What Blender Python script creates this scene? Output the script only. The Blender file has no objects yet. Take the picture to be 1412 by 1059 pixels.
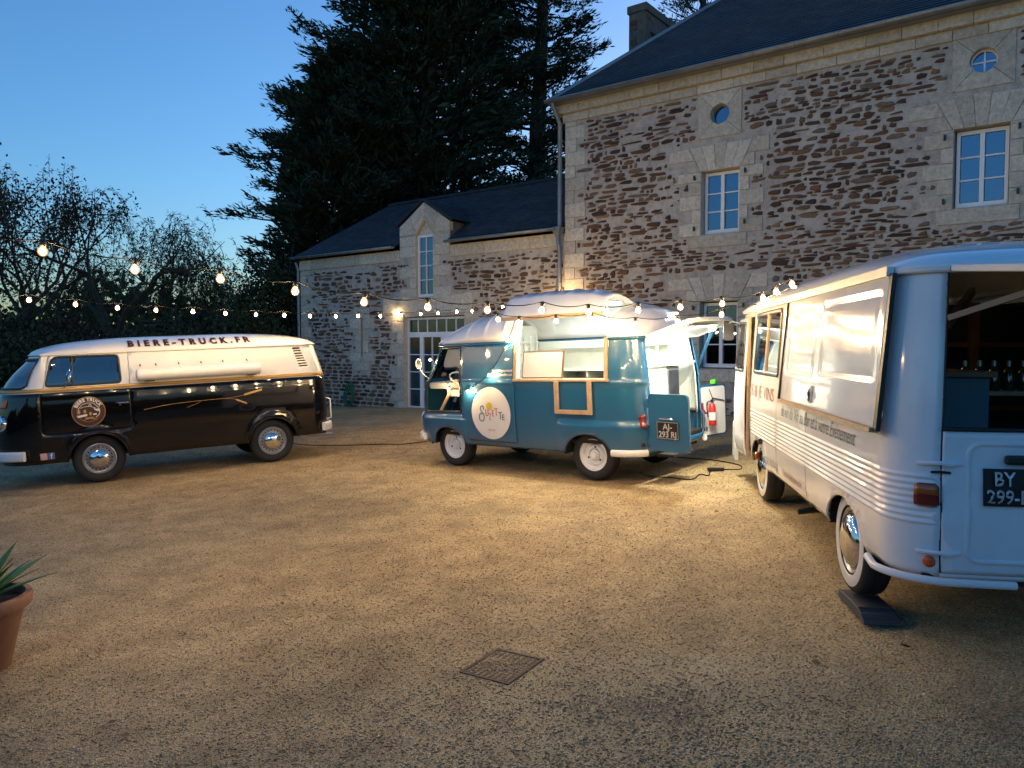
import bpy, bmesh, math, random
import numpy as np
from mathutils import Vector, Matrix
from mathutils.geometry import delaunay_2d_cdt
rng = random.Random(11)
nrng = np.random.default_rng(5)
scene = bpy.context.scene
COL = scene.collection
R = math.radians
PI = math.pi

# ------------------------------------------------------------------ camera
CAM_H = 1.73
cam_d = bpy.data.cameras.new('camera'); cam = bpy.data.objects.new('camera', cam_d); COL.objects.link(cam)
cam_d.sensor_width = 36.0; cam_d.lens = 36.0 * 1061.0 / 1412.0
cam_d.clip_start = 0.05; cam_d.clip_end = 3000
cam.location = (0, 0, CAM_H)
cam.rotation_euler = (R(90) - math.atan2(49.5, 1061.0), 0, 0)
scene.camera = cam

# ------------------------------------------------------------------ dusk sky, weak sun, exposure
world = bpy.data.worlds.new('World'); scene.world = world; world.use_nodes = True
wn = world.node_tree.nodes; wl = world.node_tree.links
bg = wn['Background']
SUN_ELEV, SUN_ROT = R(3), R(30)
sky = wn.new('ShaderNodeTexSky'); sky.sky_type = 'NISHITA'; sky.sun_disc = False
sky.sun_elevation = SUN_ELEV; sky.sun_rotation = SUN_ROT
sky.altitude = 50; sky.air_density = 1.0; sky.dust_density = 1.0; sky.ozone_density = 4.0
wl.new(sky.outputs[0], bg.inputs[0]); bg.inputs[1].default_value = 0.15
sun_d = bpy.data.lights.new('sun', 'SUN'); sun = bpy.data.objects.new('sun', sun_d); COL.objects.link(sun)
sun_d.energy = 0.01; sun_d.angle = R(30); sun_d.color = (1.0, 0.85, 0.7)
_sd = Vector((math.sin(SUN_ROT)*math.cos(SUN_ELEV), math.cos(SUN_ROT)*math.cos(SUN_ELEV), math.sin(SUN_ELEV)))
sun.rotation_euler = (-_sd).to_track_quat('-Z', 'Y').to_euler()
scene.view_settings.view_transform = 'Standard'; scene.view_settings.look = 'None'
scene.view_settings.exposure = 1.85; scene.view_settings.gamma = 1.0
scene.render.engine = 'CYCLES'
scene.cycles.use_denoising = True
scene.cycles.max_bounces = 6; scene.cycles.diffuse_bounces = 3; scene.cycles.glossy_bounces = 4
scene.cycles.transparent_max_bounces = 8; scene.cycles.transmission_bounces = 4
scene.cycles.sample_clamp_indirect = 4.0; scene.cycles.sample_clamp_direct = 0.0
scene.cycles.caustics_reflective = False; scene.cycles.caustics_refractive = False
scene.cycles.use_light_tree = True
WARM_BULB = 590.0      # emission of each festoon bulb
VAN_LAMP = 3.6        # emission of the light strips inside the crepe van

# ------------------------------------------------------------------ the sloping yard, frames of reference
GA, GB = 0.045, 0.0127
def gz(x, y): return GA * x + GB * y
GN = Vector((-GA, -GB, 1)).normalized()
CAMF = Vector((0, math.cos(math.atan2(49.5, 1061)), -math.sin(math.atan2(49.5, 1061))))

# ------------------------------------------------------------------ helpers: objects
def thing(name, label, cat, mat4=None, loc=None, group=None):
    o = bpy.data.objects.new(name, None); COL.objects.link(o); o.empty_display_size = 0.2
    if mat4 is not None: o.matrix_world = mat4
    elif loc is not None: o.location = loc
    o['label'] = label; o['category'] = cat
    if group: o['group'] = group
    return o
def tag(o, label, cat, group=None):
    o['label'] = label; o['category'] = cat
    if group: o['group'] = group
    return o
def link(name, me, mat, parent=None, smooth=False, kind=None):
    o = bpy.data.objects.new(name, me); COL.objects.link(o)
    if mat is not None and not me.materials: me.materials.append(mat)
    if parent is not None: o.parent = parent
    if smooth: me.shade_smooth()
    if kind: o['kind'] = kind
    return o
def pydata(name, v, f, mat, parent=None, smooth=False, kind=None):
    me = bpy.data.meshes.new(name)
    me.from_pydata([tuple(p) for p in v], [], [tuple(int(i) for i in q) for q in f]); me.update()
    return link(name, me, mat, parent, smooth, kind)
def fromnp(name, v, f, mat, parent=None, smooth=False, kind=None):
    """v (n,3) float array, f (m,k) int array"""
    me = bpy.data.meshes.new(name); n, (m, k) = len(v), f.shape
    me.vertices.add(n); me.vertices.foreach_set('co', np.asarray(v, np.float32).ravel())
    me.loops.add(m * k); me.loops.foreach_set('vertex_index', f.astype(np.int32).ravel())
    me.polygons.add(m); me.polygons.foreach_set('loop_start', np.arange(0, m * k, k, dtype=np.int32))
    me.polygons.foreach_set('loop_total', np.full(m, k, np.int32))
    me.update(calc_edges=True)
    return link(name, me, mat, parent, smooth, kind)
def solid(o, t, off=-1):
    m = o.modifiers.new('thickness', 'SOLIDIFY'); m.thickness = t; m.offset = off; return o
def bevel(o, w, seg=2):
    m = o.modifiers.new('edge', 'BEVEL'); m.width = w; m.segments = seg; m.limit_method = 'ANGLE'; m.angle_limit = R(40)
    return o

class MB:
    """collects simple solids into one mesh"""
    def __init__(s): s.v = []; s.f = []
    def add(s, v, f):
        b = len(s.v); s.v += [Vector(p) for p in v]; s.f += [tuple(i + b for i in q) for q in f]; return s
    def box(s, x0, x1, y0, y1, z0, z1):
        v = [(x, y, z) for x in (x0, x1) for y in (y0, y1) for z in (z0, z1)]
        return s.add(v, [(0,1,3,2),(4,6,7,5),(0,4,5,1),(2,3,7,6),(0,2,6,4),(1,5,7,3)])
    def obox(s, c, ax, ay, az, hx, hy, hz):
        c, ax, ay, az = Vector(c), Vector(ax), Vector(ay), Vector(az)
        v = [c + ax*hx*i + ay*hy*j + az*hz*k for i in (-1,1) for j in (-1,1) for k in (-1,1)]
        return s.add(v, [(0,1,3,2),(4,6,7,5),(0,4,5,1),(2,3,7,6),(0,2,6,4),(1,5,7,3)])
    def bar(s, a, b, w, h=None, up=(0,0,1)):
        a, b = Vector(a), Vector(b); d = (b - a); L = d.length; d.normalize(); u = Vector(up)
        sd = d.cross(u)
        if sd.length < 1e-4: sd = d.cross(Vector((1,0,0)))
        sd.normalize(); u = sd.cross(d)
        return s.obox((a + b)/2, d, sd, u, L/2, w/2, (h or w)/2)
    def tube(s, pts, r, n=8, cap=True, closed=False):
        pts = [Vector(p) for p in pts]; m = len(pts); rr = r if isinstance(r, (list, tuple)) else [r]*m
        b = len(s.v); prev = None
        for i, p in enumerate(pts):
            if closed: d = pts[(i+1) % m] - pts[i-1]
            else: d = pts[min(i+1, m-1)] - pts[max(i-1, 0)]
            if d.length < 1e-9: d = Vector((0,0,1))
            d.normalize()
            if prev is None:
                prev = d.orthogonal().normalized()
            u = (prev - d * prev.dot(d))
            if u.length < 1e-6: u = d.orthogonal()
            u.normalize(); prev = u; w = d.cross(u)
            for k in range(n):
                a = 2*PI*k/n; s.v.append(p + (u*math.cos(a) + w*math.sin(a))*rr[i])
        for i in range(m if closed else m-1):
            j = (i+1) % m
            for k in range(n):
                s.f.append((b+i*n+k, b+i*n+(k+1)%n, b+j*n+(k+1)%n, b+j*n+k))
        if cap and not closed:
            s.f.append(tuple(b+k for k in reversed(range(n)))); s.f.append(tuple(b+(m-1)*n+k for k in range(n)))
        return s
    def lathe(s, prof, n=24, M=None, a0=0, a1=2*PI):
        """prof: list of (radius, height) about local z; M places it"""
        M = M or Matrix(); b = len(s.v); full = abs(a1-a0-2*PI) < 1e-6; cnt = n if full else n+1
        for r, h in prof:
            for k in range(cnt):
                a = a0 + (a1-a0)*k/n; s.v.append(M @ Vector((r*math.cos(a), r*math.sin(a), h)))
        for i in range(len(prof)-1):
            for k in range(n):
                k2 = (k+1) % cnt
                s.f.append((b+i*cnt+k, b+i*cnt+k2, b+(i+1)*cnt+k2, b+(i+1)*cnt+k))
        return s
    def prism(s, poly, d0, d1, fn=None):
        """poly: list of 2D (a,b); extruded from d0 to d1; fn(a,b,d)->3D"""
        fn = fn or (lambda a, b, d: (a, d, b)); n = len(poly); b = len(s.v)
        for d in (d0, d1):
            for p in poly: s.v.append(Vector(fn(p[0], p[1], d)))
        s.f.append(tuple(b+i for i in range(n))); s.f.append(tuple(b+n+i for i in reversed(range(n))))
        for i in range(n): s.f.append((b+i, b+n+i, b+n+(i+1)%n, b+(i+1)%n))
        return s
    def build(s, name, mat, parent=None, smooth=False, kind=None, bev=0, fix=True):
        me = bpy.data.meshes.new(name); me.from_pydata(s.v, [], s.f); me.update()
        if fix:
            bm = bmesh.new(); bm.from_mesh(me); bmesh.ops.recalc_face_normals(bm, faces=bm.faces); bm.to_mesh(me); bm.free()
        o = link(name, me, mat, parent, smooth, kind)
        if smooth: 
            try: me.set_sharp_from_angle(angle=R(38))
            except Exception: pass
        if bev: bevel(o, bev)
        return o
def yax(p=(0,0,0), sgn=1):
    """matrix whose local z points along +-y at p"""
    return Matrix.Translation(p) @ Matrix.Rotation(R(-90)*sgn, 4, 'X')
def xax(p=(0,0,0), sgn=1):
    return Matrix.Translation(p) @ Matrix.Rotation(R(90)*sgn, 4, 'Y')
def catmull(P, n=8):
    P = [Vector(p) for p in P]; out = []
    for i in range(len(P)-1):
        a, b, c, d = P[max(i-1,0)], P[i], P[i+1], P[min(i+2, len(P)-1)]
        for k in range(n):
            t = k/n
            out.append(0.5*((2*b) + (c-a)*t + (2*a-5*b+4*c-d)*t*t + (3*b-a-3*c+d)*t**3))
    out.append(P[-1]); return out

# ------------------------------------------------------------------ helpers: materials
def newmat(name):
    m = bpy.data.materials.new(name); m.use_nodes = True
    return m, m.node_tree.nodes, m.node_tree.links, m.node_tree.nodes['Principled BSDF']
def ramp(n, l, src, stops):
    r = n.new('ShaderNodeValToRGB'); e = r.color_ramp.elements
    while len(e) < len(stops): e.new(0.5)
    for i, (p, c) in enumerate(stops): e[i].position = p; e[i].color = (*c, 1) if len(c) == 3 else c
    l.new(src, r.inputs[0]); return r.outputs[0]
def tc(n, l, scale=(1,1,1), which='Object'):
    t = n.new('ShaderNodeTexCoord'); m = n.new('ShaderNodeMapping'); m.inputs[3].default_value = scale
    l.new(t.outputs[which], m.inputs[0]); return m.outputs[0]
def noise(n, l, vec, sc, det=4, rough=0.6):
    x = n.new('ShaderNodeTexNoise'); x.inputs['Scale'].default_value = sc; x.inputs['Detail'].default_value = det
    x.inputs['Roughness'].default_value = rough
    if vec is not None: l.new(vec, x.inputs['Vector'])
    return x
def bump(n, l, h, bsdf, strength=0.3, dist=0.01):
    b = n.new('ShaderNodeBump'); b.inputs['Strength'].default_value = strength; b.inputs['Distance'].default_value = dist
    l.new(h, b.inputs['Height']); l.new(b.outputs[0], bsdf.inputs['Normal']); return b
def mixc(n, l, fac, a, b, mode='MIX'):
    m = n.new('ShaderNodeMix'); m.data_type = 'RGBA'; m.blend_type = mode
    if hasattr(fac, 'links'): l.new(fac, m.inputs[0])
    else: m.inputs[0].default_value = fac
    for s, i in ((a, 6), (b, 7)):
        if hasattr(s, 'links'): l.new(s, m.inputs[i])
        else: m.inputs[i].default_value = (*s, 1)
    return m.outputs[2]
def plain(name, col, rough=0.5, metal=0.0, coat=0.0, var=0.08, nsc=6.0, bmp=0.0, bsc=80.0, spec=0.5):
    m, n, l, b = newmat(name); v = tc(n, l)
    a = noise(n, l, v, nsc, 5, 0.65)
    c = ramp(n, l, a.outputs[0], [(0.3, tuple(x*(1-var) for x in col)), (0.7, tuple(min(1, x*(1+var)) for x in col))])
    l.new(c, b.inputs['Base Color'])
    rr = n.new('ShaderNodeMapRange'); l.new(a.outputs[0], rr.inputs[0]); rr.inputs[3].default_value = rough*0.8; rr.inputs[4].default_value = min(1, rough*1.25)
    l.new(rr.outputs[0], b.inputs['Roughness'])
    b.inputs['Metallic'].default_value = metal; b.inputs['Coat Weight'].default_value = coat; b.inputs['Coat Roughness'].default_value = 0.04
    b.inputs['Specular IOR Level'].default_value = spec
    if bmp:
        h = noise(n, l, v, bsc, 3); bump(n, l, h.outputs[0], b, bmp, 0.004)
    return m
def carpaint(name, col, rough=0.22, coat=1.0, dirt=0.25, spec=0.5):
    m, n, l, b = newmat(name); v = tc(n, l)
    a = noise(n, l, v, 1.6, 6, 0.7); a2 = noise(n, l, v, 9, 5, 0.7)
    c = ramp(n, l, a.outputs[0], [(0.35, tuple(x*0.93 for x in col)), (0.7, tuple(min(1, x*1.05) for x in col))])
    # road dust low on the body, where it collects
    g = n.new('ShaderNodeSeparateXYZ'); l.new(v, g.inputs[0])
    mr = n.new('ShaderNodeMapRange'); l.new(g.outputs[2], mr.inputs[0]); mr.inputs[1].default_value = 0.75; mr.inputs[2].default_value = 0.28
    mr.inputs[3].default_value = 0; mr.inputs[4].default_value = dirt
    mu = n.new('ShaderNodeMath'); mu.operation = 'MULTIPLY'; l.new(mr.outputs[0], mu.inputs[0]); l.new(a2.outputs[0], mu.inputs[1])
    c2 = mixc(n, l, mu.outputs[0], c, (0.23, 0.19, 0.14))
    l.new(c2, b.inputs['Base Color'])
    rr = n.new('ShaderNodeMapRange'); l.new(a2.outputs[0], rr.inputs[0]); rr.inputs[3].default_value = rough*0.85; rr.inputs[4].default_value = rough*1.2
    l.new(rr.outputs[0], b.inputs['Roughness'])
    b.inputs['Coat Weight'].default_value = coat; b.inputs['Coat Roughness'].default_value = 0.03; b.inputs['Specular IOR Level'].default_value = spec
    w = noise(n, l, v, 2.2, 2); bump(n, l, w.outputs[0], b, 0.075, 0.02)
    return m
def glassmat(name, tint=(1, 1, 1), refl=0.12, clear=0.75):
    """thin pane: some mirror in the given tint, the rest see-through"""
    m, n, l, b = newmat(name); out = n['Material Output']; n.remove(b)
    gl = n.new('ShaderNodeBsdfGlossy'); gl.inputs['Roughness'].default_value = 0.02; gl.inputs['Color'].default_value = (*tint, 1)
    tr = n.new('ShaderNodeBsdfTransparent'); tr.inputs['Color'].default_value = (clear, clear, clear*1.02, 1)
    fr = n.new('ShaderNodeFresnel'); fr.inputs[0].default_value = 1.5
    ad = n.new('ShaderNodeMath'); ad.operation = 'ADD'; l.new(fr.outputs[0], ad.inputs[0]); ad.inputs[1].default_value = refl; ad.use_clamp = True
    v = tc(n, l); nz = noise(n, l, v, 2.5, 2)
    bu = n.new('ShaderNodeBump'); bu.inputs['Strength'].default_value = 0.03; bu.inputs['Distance'].default_value = 0.02
    l.new(nz.outputs[0], bu.inputs['Height']); l.new(bu.outputs[0], gl.inputs['Normal'])
    mx = n.new('ShaderNodeMixShader'); l.new(ad.outputs[0], mx.inputs[0]); l.new(tr.outputs[0], mx.inputs[1]); l.new(gl.outputs[0], mx.inputs[2])
    l.new(mx.outputs[0], out.inputs[0]); return m
def emit(name, col, strength):
    m, n, l, b = newmat(name)
    b.inputs['Base Color'].default_value = (*col, 1); b.inputs['Emission Color'].default_value = (*col, 1)
    b.inputs['Emission Strength'].default_value = strength; b.inputs['Roughness'].default_value = 0.3
    return m
M = {}
M['rubber'] = plain('rubber', (0.018, 0.018, 0.019), 0.75, var=0.25, bmp=0.3, bsc=60)
M['black_plastic'] = plain('black_plastic', (0.015, 0.015, 0.016), 0.45)
M['dark_under'] = plain('dark_under', (0.02, 0.018, 0.016), 0.85, var=0.3)
M['chrome'] = plain('chrome', (0.75, 0.75, 0.76), 0.06, metal=1.0, var=0.03)
M['steel'] = plain('steel', (0.55, 0.56, 0.58), 0.32, metal=1.0)
M['aluminium'] = plain('aluminium', (0.6, 0.6, 0.6), 0.42, metal=0.9)
M['rim_silver'] = plain('rim_silver', (0.42, 0.43, 0.45), 0.35, metal=0.7)
M['white_paint'] = plain('white_paint', (0.78, 0.78, 0.76), 0.35, var=0.04)
M['cream_paint'] = carpaint('cream_paint', (0.76, 0.755, 0.74), 0.25, 0.7, 0.1)
M['t2_black'] = carpaint('t2_black', (0.004, 0.004, 0.005), 0.10, 0.75, 0.06, 0.15)
M['est_blue'] = carpaint('est_blue', (0.019, 0.108, 0.225), 0.24, 0.8, 0.05, 0.4)
M['est_white'] = carpaint('est_white', (0.74, 0.745, 0.77), 0.3, 0.5, 0.1)
M['j7_white'] = carpaint('j7_white', (0.79, 0.79, 0.81), 0.11, 0.35, 0.12, 0.3)
M['gold'] = plain('gold', (0.50, 0.30, 0.08), 0.35, metal=0.4)
M['wood'] = plain('wood', (0.42, 0.30, 0.19), 0.6, var=0.2, nsc=12)
M['dark_wood'] = plain('dark_wood', (0.13, 0.07, 0.035), 0.5, var=0.3, nsc=10)
M['lining'] = plain('lining', (0.70, 0.74, 0.70), 0.4, var=0.05, bmp=0.1)
M['lamp_red'] = plain('lamp_red', (0.16, 0.008, 0.007), 0.2, coat=0.5)
M['lamp_orange'] = plain('lamp_orange', (0.34, 0.085, 0.008), 0.2, coat=0.5)
M['orange_reflector'] = plain('orange_reflector', (0.7, 0.10, 0.02), 0.3)
M['glass'] = glassmat('glass', refl=0.06, clear=0.8)
M['house_glass'] = glassmat('house_glass', (0.58, 0.76, 1.0), refl=0.17, clear=0.2)  # blue put into the mirror colour to deepen the reflected sky
M['van_glass'] = glassmat('van_glass', refl=0.14, clear=0.6)
M['headlamp_glass'] = plain('headlamp_glass', (0.55, 0.57, 0.6), 0.08, metal=0.6, coat=1)
M['red_paint'] = plain('red_paint', (0.5, 0.02, 0.015), 0.3, coat=0.5)
M['green_plastic'] = plain('green_plastic', (0.10, 0.60, 0.04), 0.4)
M['seat'] = plain('seat', (0.02, 0.035, 0.03), 0.6)
M['plate_black'] = plain('plate_black', (0.012, 0.012, 0.014), 0.35)
M['plate_silver'] = plain('plate_silver', (0.62, 0.62, 0.62), 0.35, metal=0.5)
M['ink'] = plain('ink', (0.02, 0.02, 0.022), 0.5)
M['brown_ink'] = plain('brown_ink', (0.055, 0.016, 0.012), 0.5)
M['sticker_white'] = plain('sticker_white', (0.74, 0.72, 0.70), 0.4, var=0.03)
M['sticker_red'] = plain('sticker_red', (0.55, 0.12, 0.05), 0.45)
M['sticker_yellow'] = plain('sticker_yellow', (0.65, 0.48, 0.03), 0.45)
M['sticker_teal'] = plain('sticker_teal', (0.05, 0.13, 0.17), 0.5)
M['sticker_rust'] = plain('sticker_rust', (0.42, 0.22, 0.16), 0.5)
# ------------------------------------------------------------------ helpers: panels cut out of a curved shell
def densify(loop, d):
    out = []
    for i, p in enumerate(loop):
        q = loop[(i+1) % len(loop)]; L = math.hypot(q[0]-p[0], q[1]-p[1]); k = max(1, int(math.ceil(L/d)))
        for j in range(k): out.append((p[0]+(q[0]-p[0])*j/k, p[1]+(q[1]-p[1])*j/k))
    return out
def inside(P, poly):
    x, y = P[:, 0], P[:, 1]; c = np.zeros(len(P), bool); q = np.asarray(poly); n = len(q)
    for i in range(n):
        x1, y1 = q[i]; x2, y2 = q[i-1]
        if y1 == y2: continue
        c ^= ((y1 > y) != (y2 > y)) & (x < (x2-x1)*(y-y1)/(y2-y1)+x1)
    return c
def cdt(outer, holes=(), d=0.06, dz=None, zlines=(), extra=()):
    """triangulate a 2D region with holes; returns points (n,2), triangles (m,3)"""
    dz = dz or d
    loops = [densify(outer, d)] + [densify(h, min(d, 0.05)) for h in holes]
    pts = [p for lp in loops for p in lp]; edges = []; b = 0
    for lp in loops:
        n = len(lp); edges += [(b+i, b+(i+1) % n) for i in range(n)]; b += n
    O = np.asarray(outer); lo, hi = O.min(0), O.max(0)
    gx = np.arange(lo[0]+d*0.5, hi[0], d); gy = np.unique(np.round(np.concatenate([np.arange(lo[1]+dz*0.5, hi[1], dz), np.asarray(zlines, float)]), 5))
    G = np.stack(np.meshgrid(gx, gy), -1).reshape(-1, 2)
    ok = inside(G, loops[0])
    for h in loops[1:]: ok &= ~inside(G, h)
    G = G[ok]
    # keep clear of the outlines
    for lp in loops:
        L = np.asarray(lp)
        if len(G) == 0: break
        keep = np.ones(len(G), bool)
        for k in range(0, len(L), 64):
            D = np.abs(G[:, None, :]-L[None, k:k+64, :]); keep &= ((D[..., 0]/d)**2+(D[..., 1]/dz)**2).min(1) > 0.16
        G = G[keep]
    allp = [Vector(p) for p in pts]+[Vector(p) for p in G]
    v, e, f, *_ = delaunay_2d_cdt(allp, edges, [], 0, 1e-5)
    V = np.array([(p[0], p[1]) for p in v]); F = np.array([t for t in f if len(t) == 3], int)
    c = V[F].mean(1); ok = inside(c, loops[0])
    for h in loops[1:]: ok &= ~inside(c, h)
    return V, F[ok]
def rrect(x0, x1, y0, y1, r=0.05, n=5):
    r = min(r, (x1-x0)/2-1e-4, (y1-y0)/2-1e-4); out = []
    for cx, cy, a in ((x1-r, y1-r, 0), (x0+r, y1-r, 90), (x0+r, y0+r, 180), (x1-r, y0+r, 270)):
        for k in range(n+1):
            t = R(a+90*k/n); out.append((cx+r*math.cos(t), cy+r*math.sin(t)))
    return out
def rpoly(pts, r=0.05, n=5):
    """polygon with rounded corners"""
    out = []; m = len(pts)
    for i in range(m):
        a, b, c = Vector(pts[i-1]), Vector(pts[i]), Vector(pts[(i+1) % m])
        rr = r[i] if isinstance(r, (list, tuple)) else r
        u, w = (a-b), (c-b); t = min(rr, u.length*0.45, w.length*0.45); p, q = b+u.normalized()*t, b+w.normalized()*t
        for k in range(n+1):
            s = k/n; out.append(tuple((1-s)**2*p+2*s*(1-s)*b+s*s*q))
    return out
def circ(cx, cy, r, n=40, a0=0, a1=2*PI, ry=None):
    k = n if abs(a1-a0-2*PI) < 1e-6 else n+1
    return [(cx+r*math.cos(a0+(a1-a0)*i/n), cy+(ry or r)*math.sin(a0+(a1-a0)*i/n)) for i in range(k)]
def interp(tab):
    xs = [t[0] for t in tab]; ys = [t[1] for t in tab]
    def f(z):
        if z <= xs[0]: return ys[0]
        if z >= xs[-1]: return ys[-1]
        for i in range(len(xs)-1):
            if z <= xs[i+1]:
                t = (z-xs[i])/(xs[i+1]-xs[i])
                # monotone-ish smooth (catmull on values)
                y0 = ys[max(i-1, 0)]; y1, y2 = ys[i], ys[i+1]; y3 = ys[min(i+2, len(ys)-1)]
                return 0.5*(2*y1+(y2-y0)*t+(2*y0-5*y1+4*y2-y3)*t*t+(3*y1-y0-3*y2+y3)*t**3)
    return f
def sstep(a, b, x):
    t = max(0.0, min(1.0, (x-a)/(b-a))); return t*t*(3-2*t)
class Shell:
    """van body: plan outline (front centre -> side -> rear centre) times a height profile.
    s equals x along the straight side and goes on as arc length round the corners"""
    def __init__(self, hw, xr, xf, rr, rf, w, dxf, dxr, disp=None, bowf=0.0, bowr=0.0, wfr=0.7):
        self.wfr = wfr
        self.hw, self.xr, self.xf = hw, xr, xf; self.w, self.dxf, self.dxr = w, dxf, dxr; self.disp = disp or (lambda s, z: 0.0)
        self.bowf, self.bowr = bowf, bowr
        P = []
        N = 24
        def corner(cx, cy, rx, ry, a0, a1): return [(cx+rx*math.cos(R(a0+(a1-a0)*k/N)), cy+ry*math.sin(R(a0+(a1-a0)*k/N))) for k in range(N+1)]
        P += [(xf, y) for y in np.linspace(0, hw-rf[1], 8)[:-1]] + corner(xf-rf[0], hw-rf[1], rf[0], rf[1], 0, 90)
        P += [(x, hw) for x in np.linspace(xf-rf[0], xr+rr[0], 30)[1:-1]] + corner(xr+rr[0], hw-rr[1], rr[0], rr[1], 90, 180)
        P += [(xr, y) for y in np.linspace(hw-rr[1], 0, 8)[1:]]
        P = np.array(P); d = np.hypot(*np.diff(P, axis=0).T); s = -np.concatenate([[0], np.cumsum(d)])
        i = np.argmin(np.abs(P[:, 0]-(xf-rf[0]))+np.abs(P[:, 1]-hw)); s += (xf-rf[0])-s[i]
        self.P, self.s = P[::-1], s[::-1]; self.smin, self.smax = self.s[0], self.s[-1]
        self.s_rc = xr+rr[0]; self.s_fc = xf-rf[0]
    def plan(self, s):
        return float(np.interp(s, self.s, self.P[:, 0])), float(np.interp(s, self.s, self.P[:, 1]))
    def raw(self, s, z, side):
        X, Y = self.plan(s); m = (self.xf+self.xr)/2; L = (self.xf-self.xr)/2
        wf = sstep(self.wfr, 1.0, (X-m)/L); wr = sstep(0.72, 1.0, (m-X)/L)
        k = self.w(z); x = X+wf*self.dxf(z)+wr*self.dxr(z)
        if self.bowf and X > m: x -= self.bowf*(Y/self.hw)**2*sstep(self.s_fc-0.3, self.s_fc+0.1, s)
        if self.bowr and X < m: x += self.bowr*(Y/self.hw)**2*sstep(self.s_rc+0.3, self.s_rc-0.1, s)
        return Vector((x, Y*k*side, z))
    def normal(self, s, z, side):
        e = 0.006; a = self.raw(s+e, z, side)-self.raw(s-e, z, side); b = self.raw(s, z+e, side)-self.raw(s, z-e, side)
        n = a.cross(b)*(-side)
        return n.normalized() if n.length > 0 else Vector((0, side, 0))
    def pt(self, s, z, side=1, off=0.0):
        s = min(max(s, self.smin+1e-4), self.smax-1e-4)
        p = self.raw(s, z, side); n = self.normal(s, z, side)
        return p+n*(off+self.disp(s, z))
    def panel(self, name, outer, holes, mat, parent, side=1, off=0.0, d=0.06, dz=None, zlines=(), thick=0.015, smooth=True):
        V, F = cdt(outer, holes, d, dz, zlines)
        v = [self.pt(p[0], p[1], side, off) for p in V]
        f = F if side > 0 else F[:, ::-1]
        o = pydata(name, v, [(t[0], t[1], t[2]) for t in f], mat, parent, smooth)
        # make faces look outwards
        me = o.data; 
        if len(me.polygons):
            k = len(V)//2; c = me.polygons[len(me.polygons)//2]
            cen = V[list(c.vertices)].mean(0)
            if c.normal.dot(self.normal(cen[0], cen[1], side)) < 0: me.flip_normals()
        if thick: solid(o, thick)
        return o
    def strip(self, loop, wd, name, mat, parent, side=1, off=0.004, h=0.012, closed=True, d=0.04):
        """moulding of width wd along a loop in (s,z)"""
        lp = densify(loop, d) if closed else [p for i in range(len(loop)-1) for p in densify([loop[i], loop[i+1]], d)[:max(1, int(math.ceil(math.dist(loop[i], loop[i+1])/d)))]]+[loop[-1]]
        n = len(lp); v = []; f = []
        for i in range(n):
            a = Vector(lp[i-1] if (closed or i > 0) else lp[0]); b = Vector(lp[(i+1) % n] if (closed or i < n-1) else lp[-1])
            t = (b-a); t = t.normalized() if t.length > 1e-9 else Vector((1, 0)); q = Vector((-t[1], t[0]))
            c = Vector(lp[i])
            for k, (o, w) in enumerate(((0, -1), (h, -0.72), (h, 0.72), (0, 1))):
                p = c+q*(w*wd/2); v.append(self.pt(p[0], p[1], side, off+o-0.004*(o == 0)))
        for i in range(n if closed else n-1):
            j = (i+1) % n
            for k in range(3): f.append((i*4+k, j*4+k, j*4+k+1, i*4+k+1))
        me = bpy.data.meshes.new(name); me.from_pydata(v, [], f); me.update()
        bm = bmesh.new(); bm.from_mesh(me); bmesh.ops.recalc_face_normals(bm, faces=bm.faces); bm.to_mesh(me); bm.free()
        return link(name, me, mat, parent, True)
    def flat(self, name, outer, holes, mat, parent, side=1, off=0.004, d=0.03, thick=0):
        """a sticker or a pane lying on the shell"""
        return self.panel(name, outer, holes, mat, parent, side, off, d, None, (), thick, True)
_fontcache = {}
def textpolys(txt, size, shear=0.0, offset=0.0, spacing=1.0, res=3):
    """vertices (x,y) and faces of a line of text, left aligned at 0,0"""
    cu = bpy.data.curves.new('t', 'FONT'); cu.body = txt; cu.size = size; cu.shear = shear; cu.offset = offset; cu.space_character = spacing; cu.resolution_u = res
    o = bpy.data.objects.new('t', cu); COL.objects.link(o)
    dg = bpy.context.evaluated_depsgraph_get(); me = bpy.data.meshes.new_from_object(o.evaluated_get(dg))
    V = np.array([(v.co.x, v.co.y) for v in me.vertices]).reshape(-1, 2); F = [tuple(p.vertices) for p in me.polygons]
    bpy.data.objects.remove(o); bpy.data.curves.remove(cu); bpy.data.meshes.remove(me)
    return V, F
def lettering(name, txt, size, mat, parent, fn, shear=0.0, offset=0.0, spacing=1.0, width=None, align='L', height=None):
    """text mapped through fn(x,y)->3D; width forces the line's length, height the cap height"""
    V, F = textpolys(txt, size, shear, offset, spacing)
    if width: V = V*np.array([width/(V[:, 0].max()-V[:, 0].min()), 1.0])
    if height: V = V*np.array([1.0, height/V[:, 1].max()])
    V[:, 0] -= V[:, 0].min()
    if align == 'C': V[:, 0] -= V[:, 0].max()/2
    o = pydata(name, [fn(p[0], p[1]) for p in V], F, mat, parent)
    return o
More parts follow.
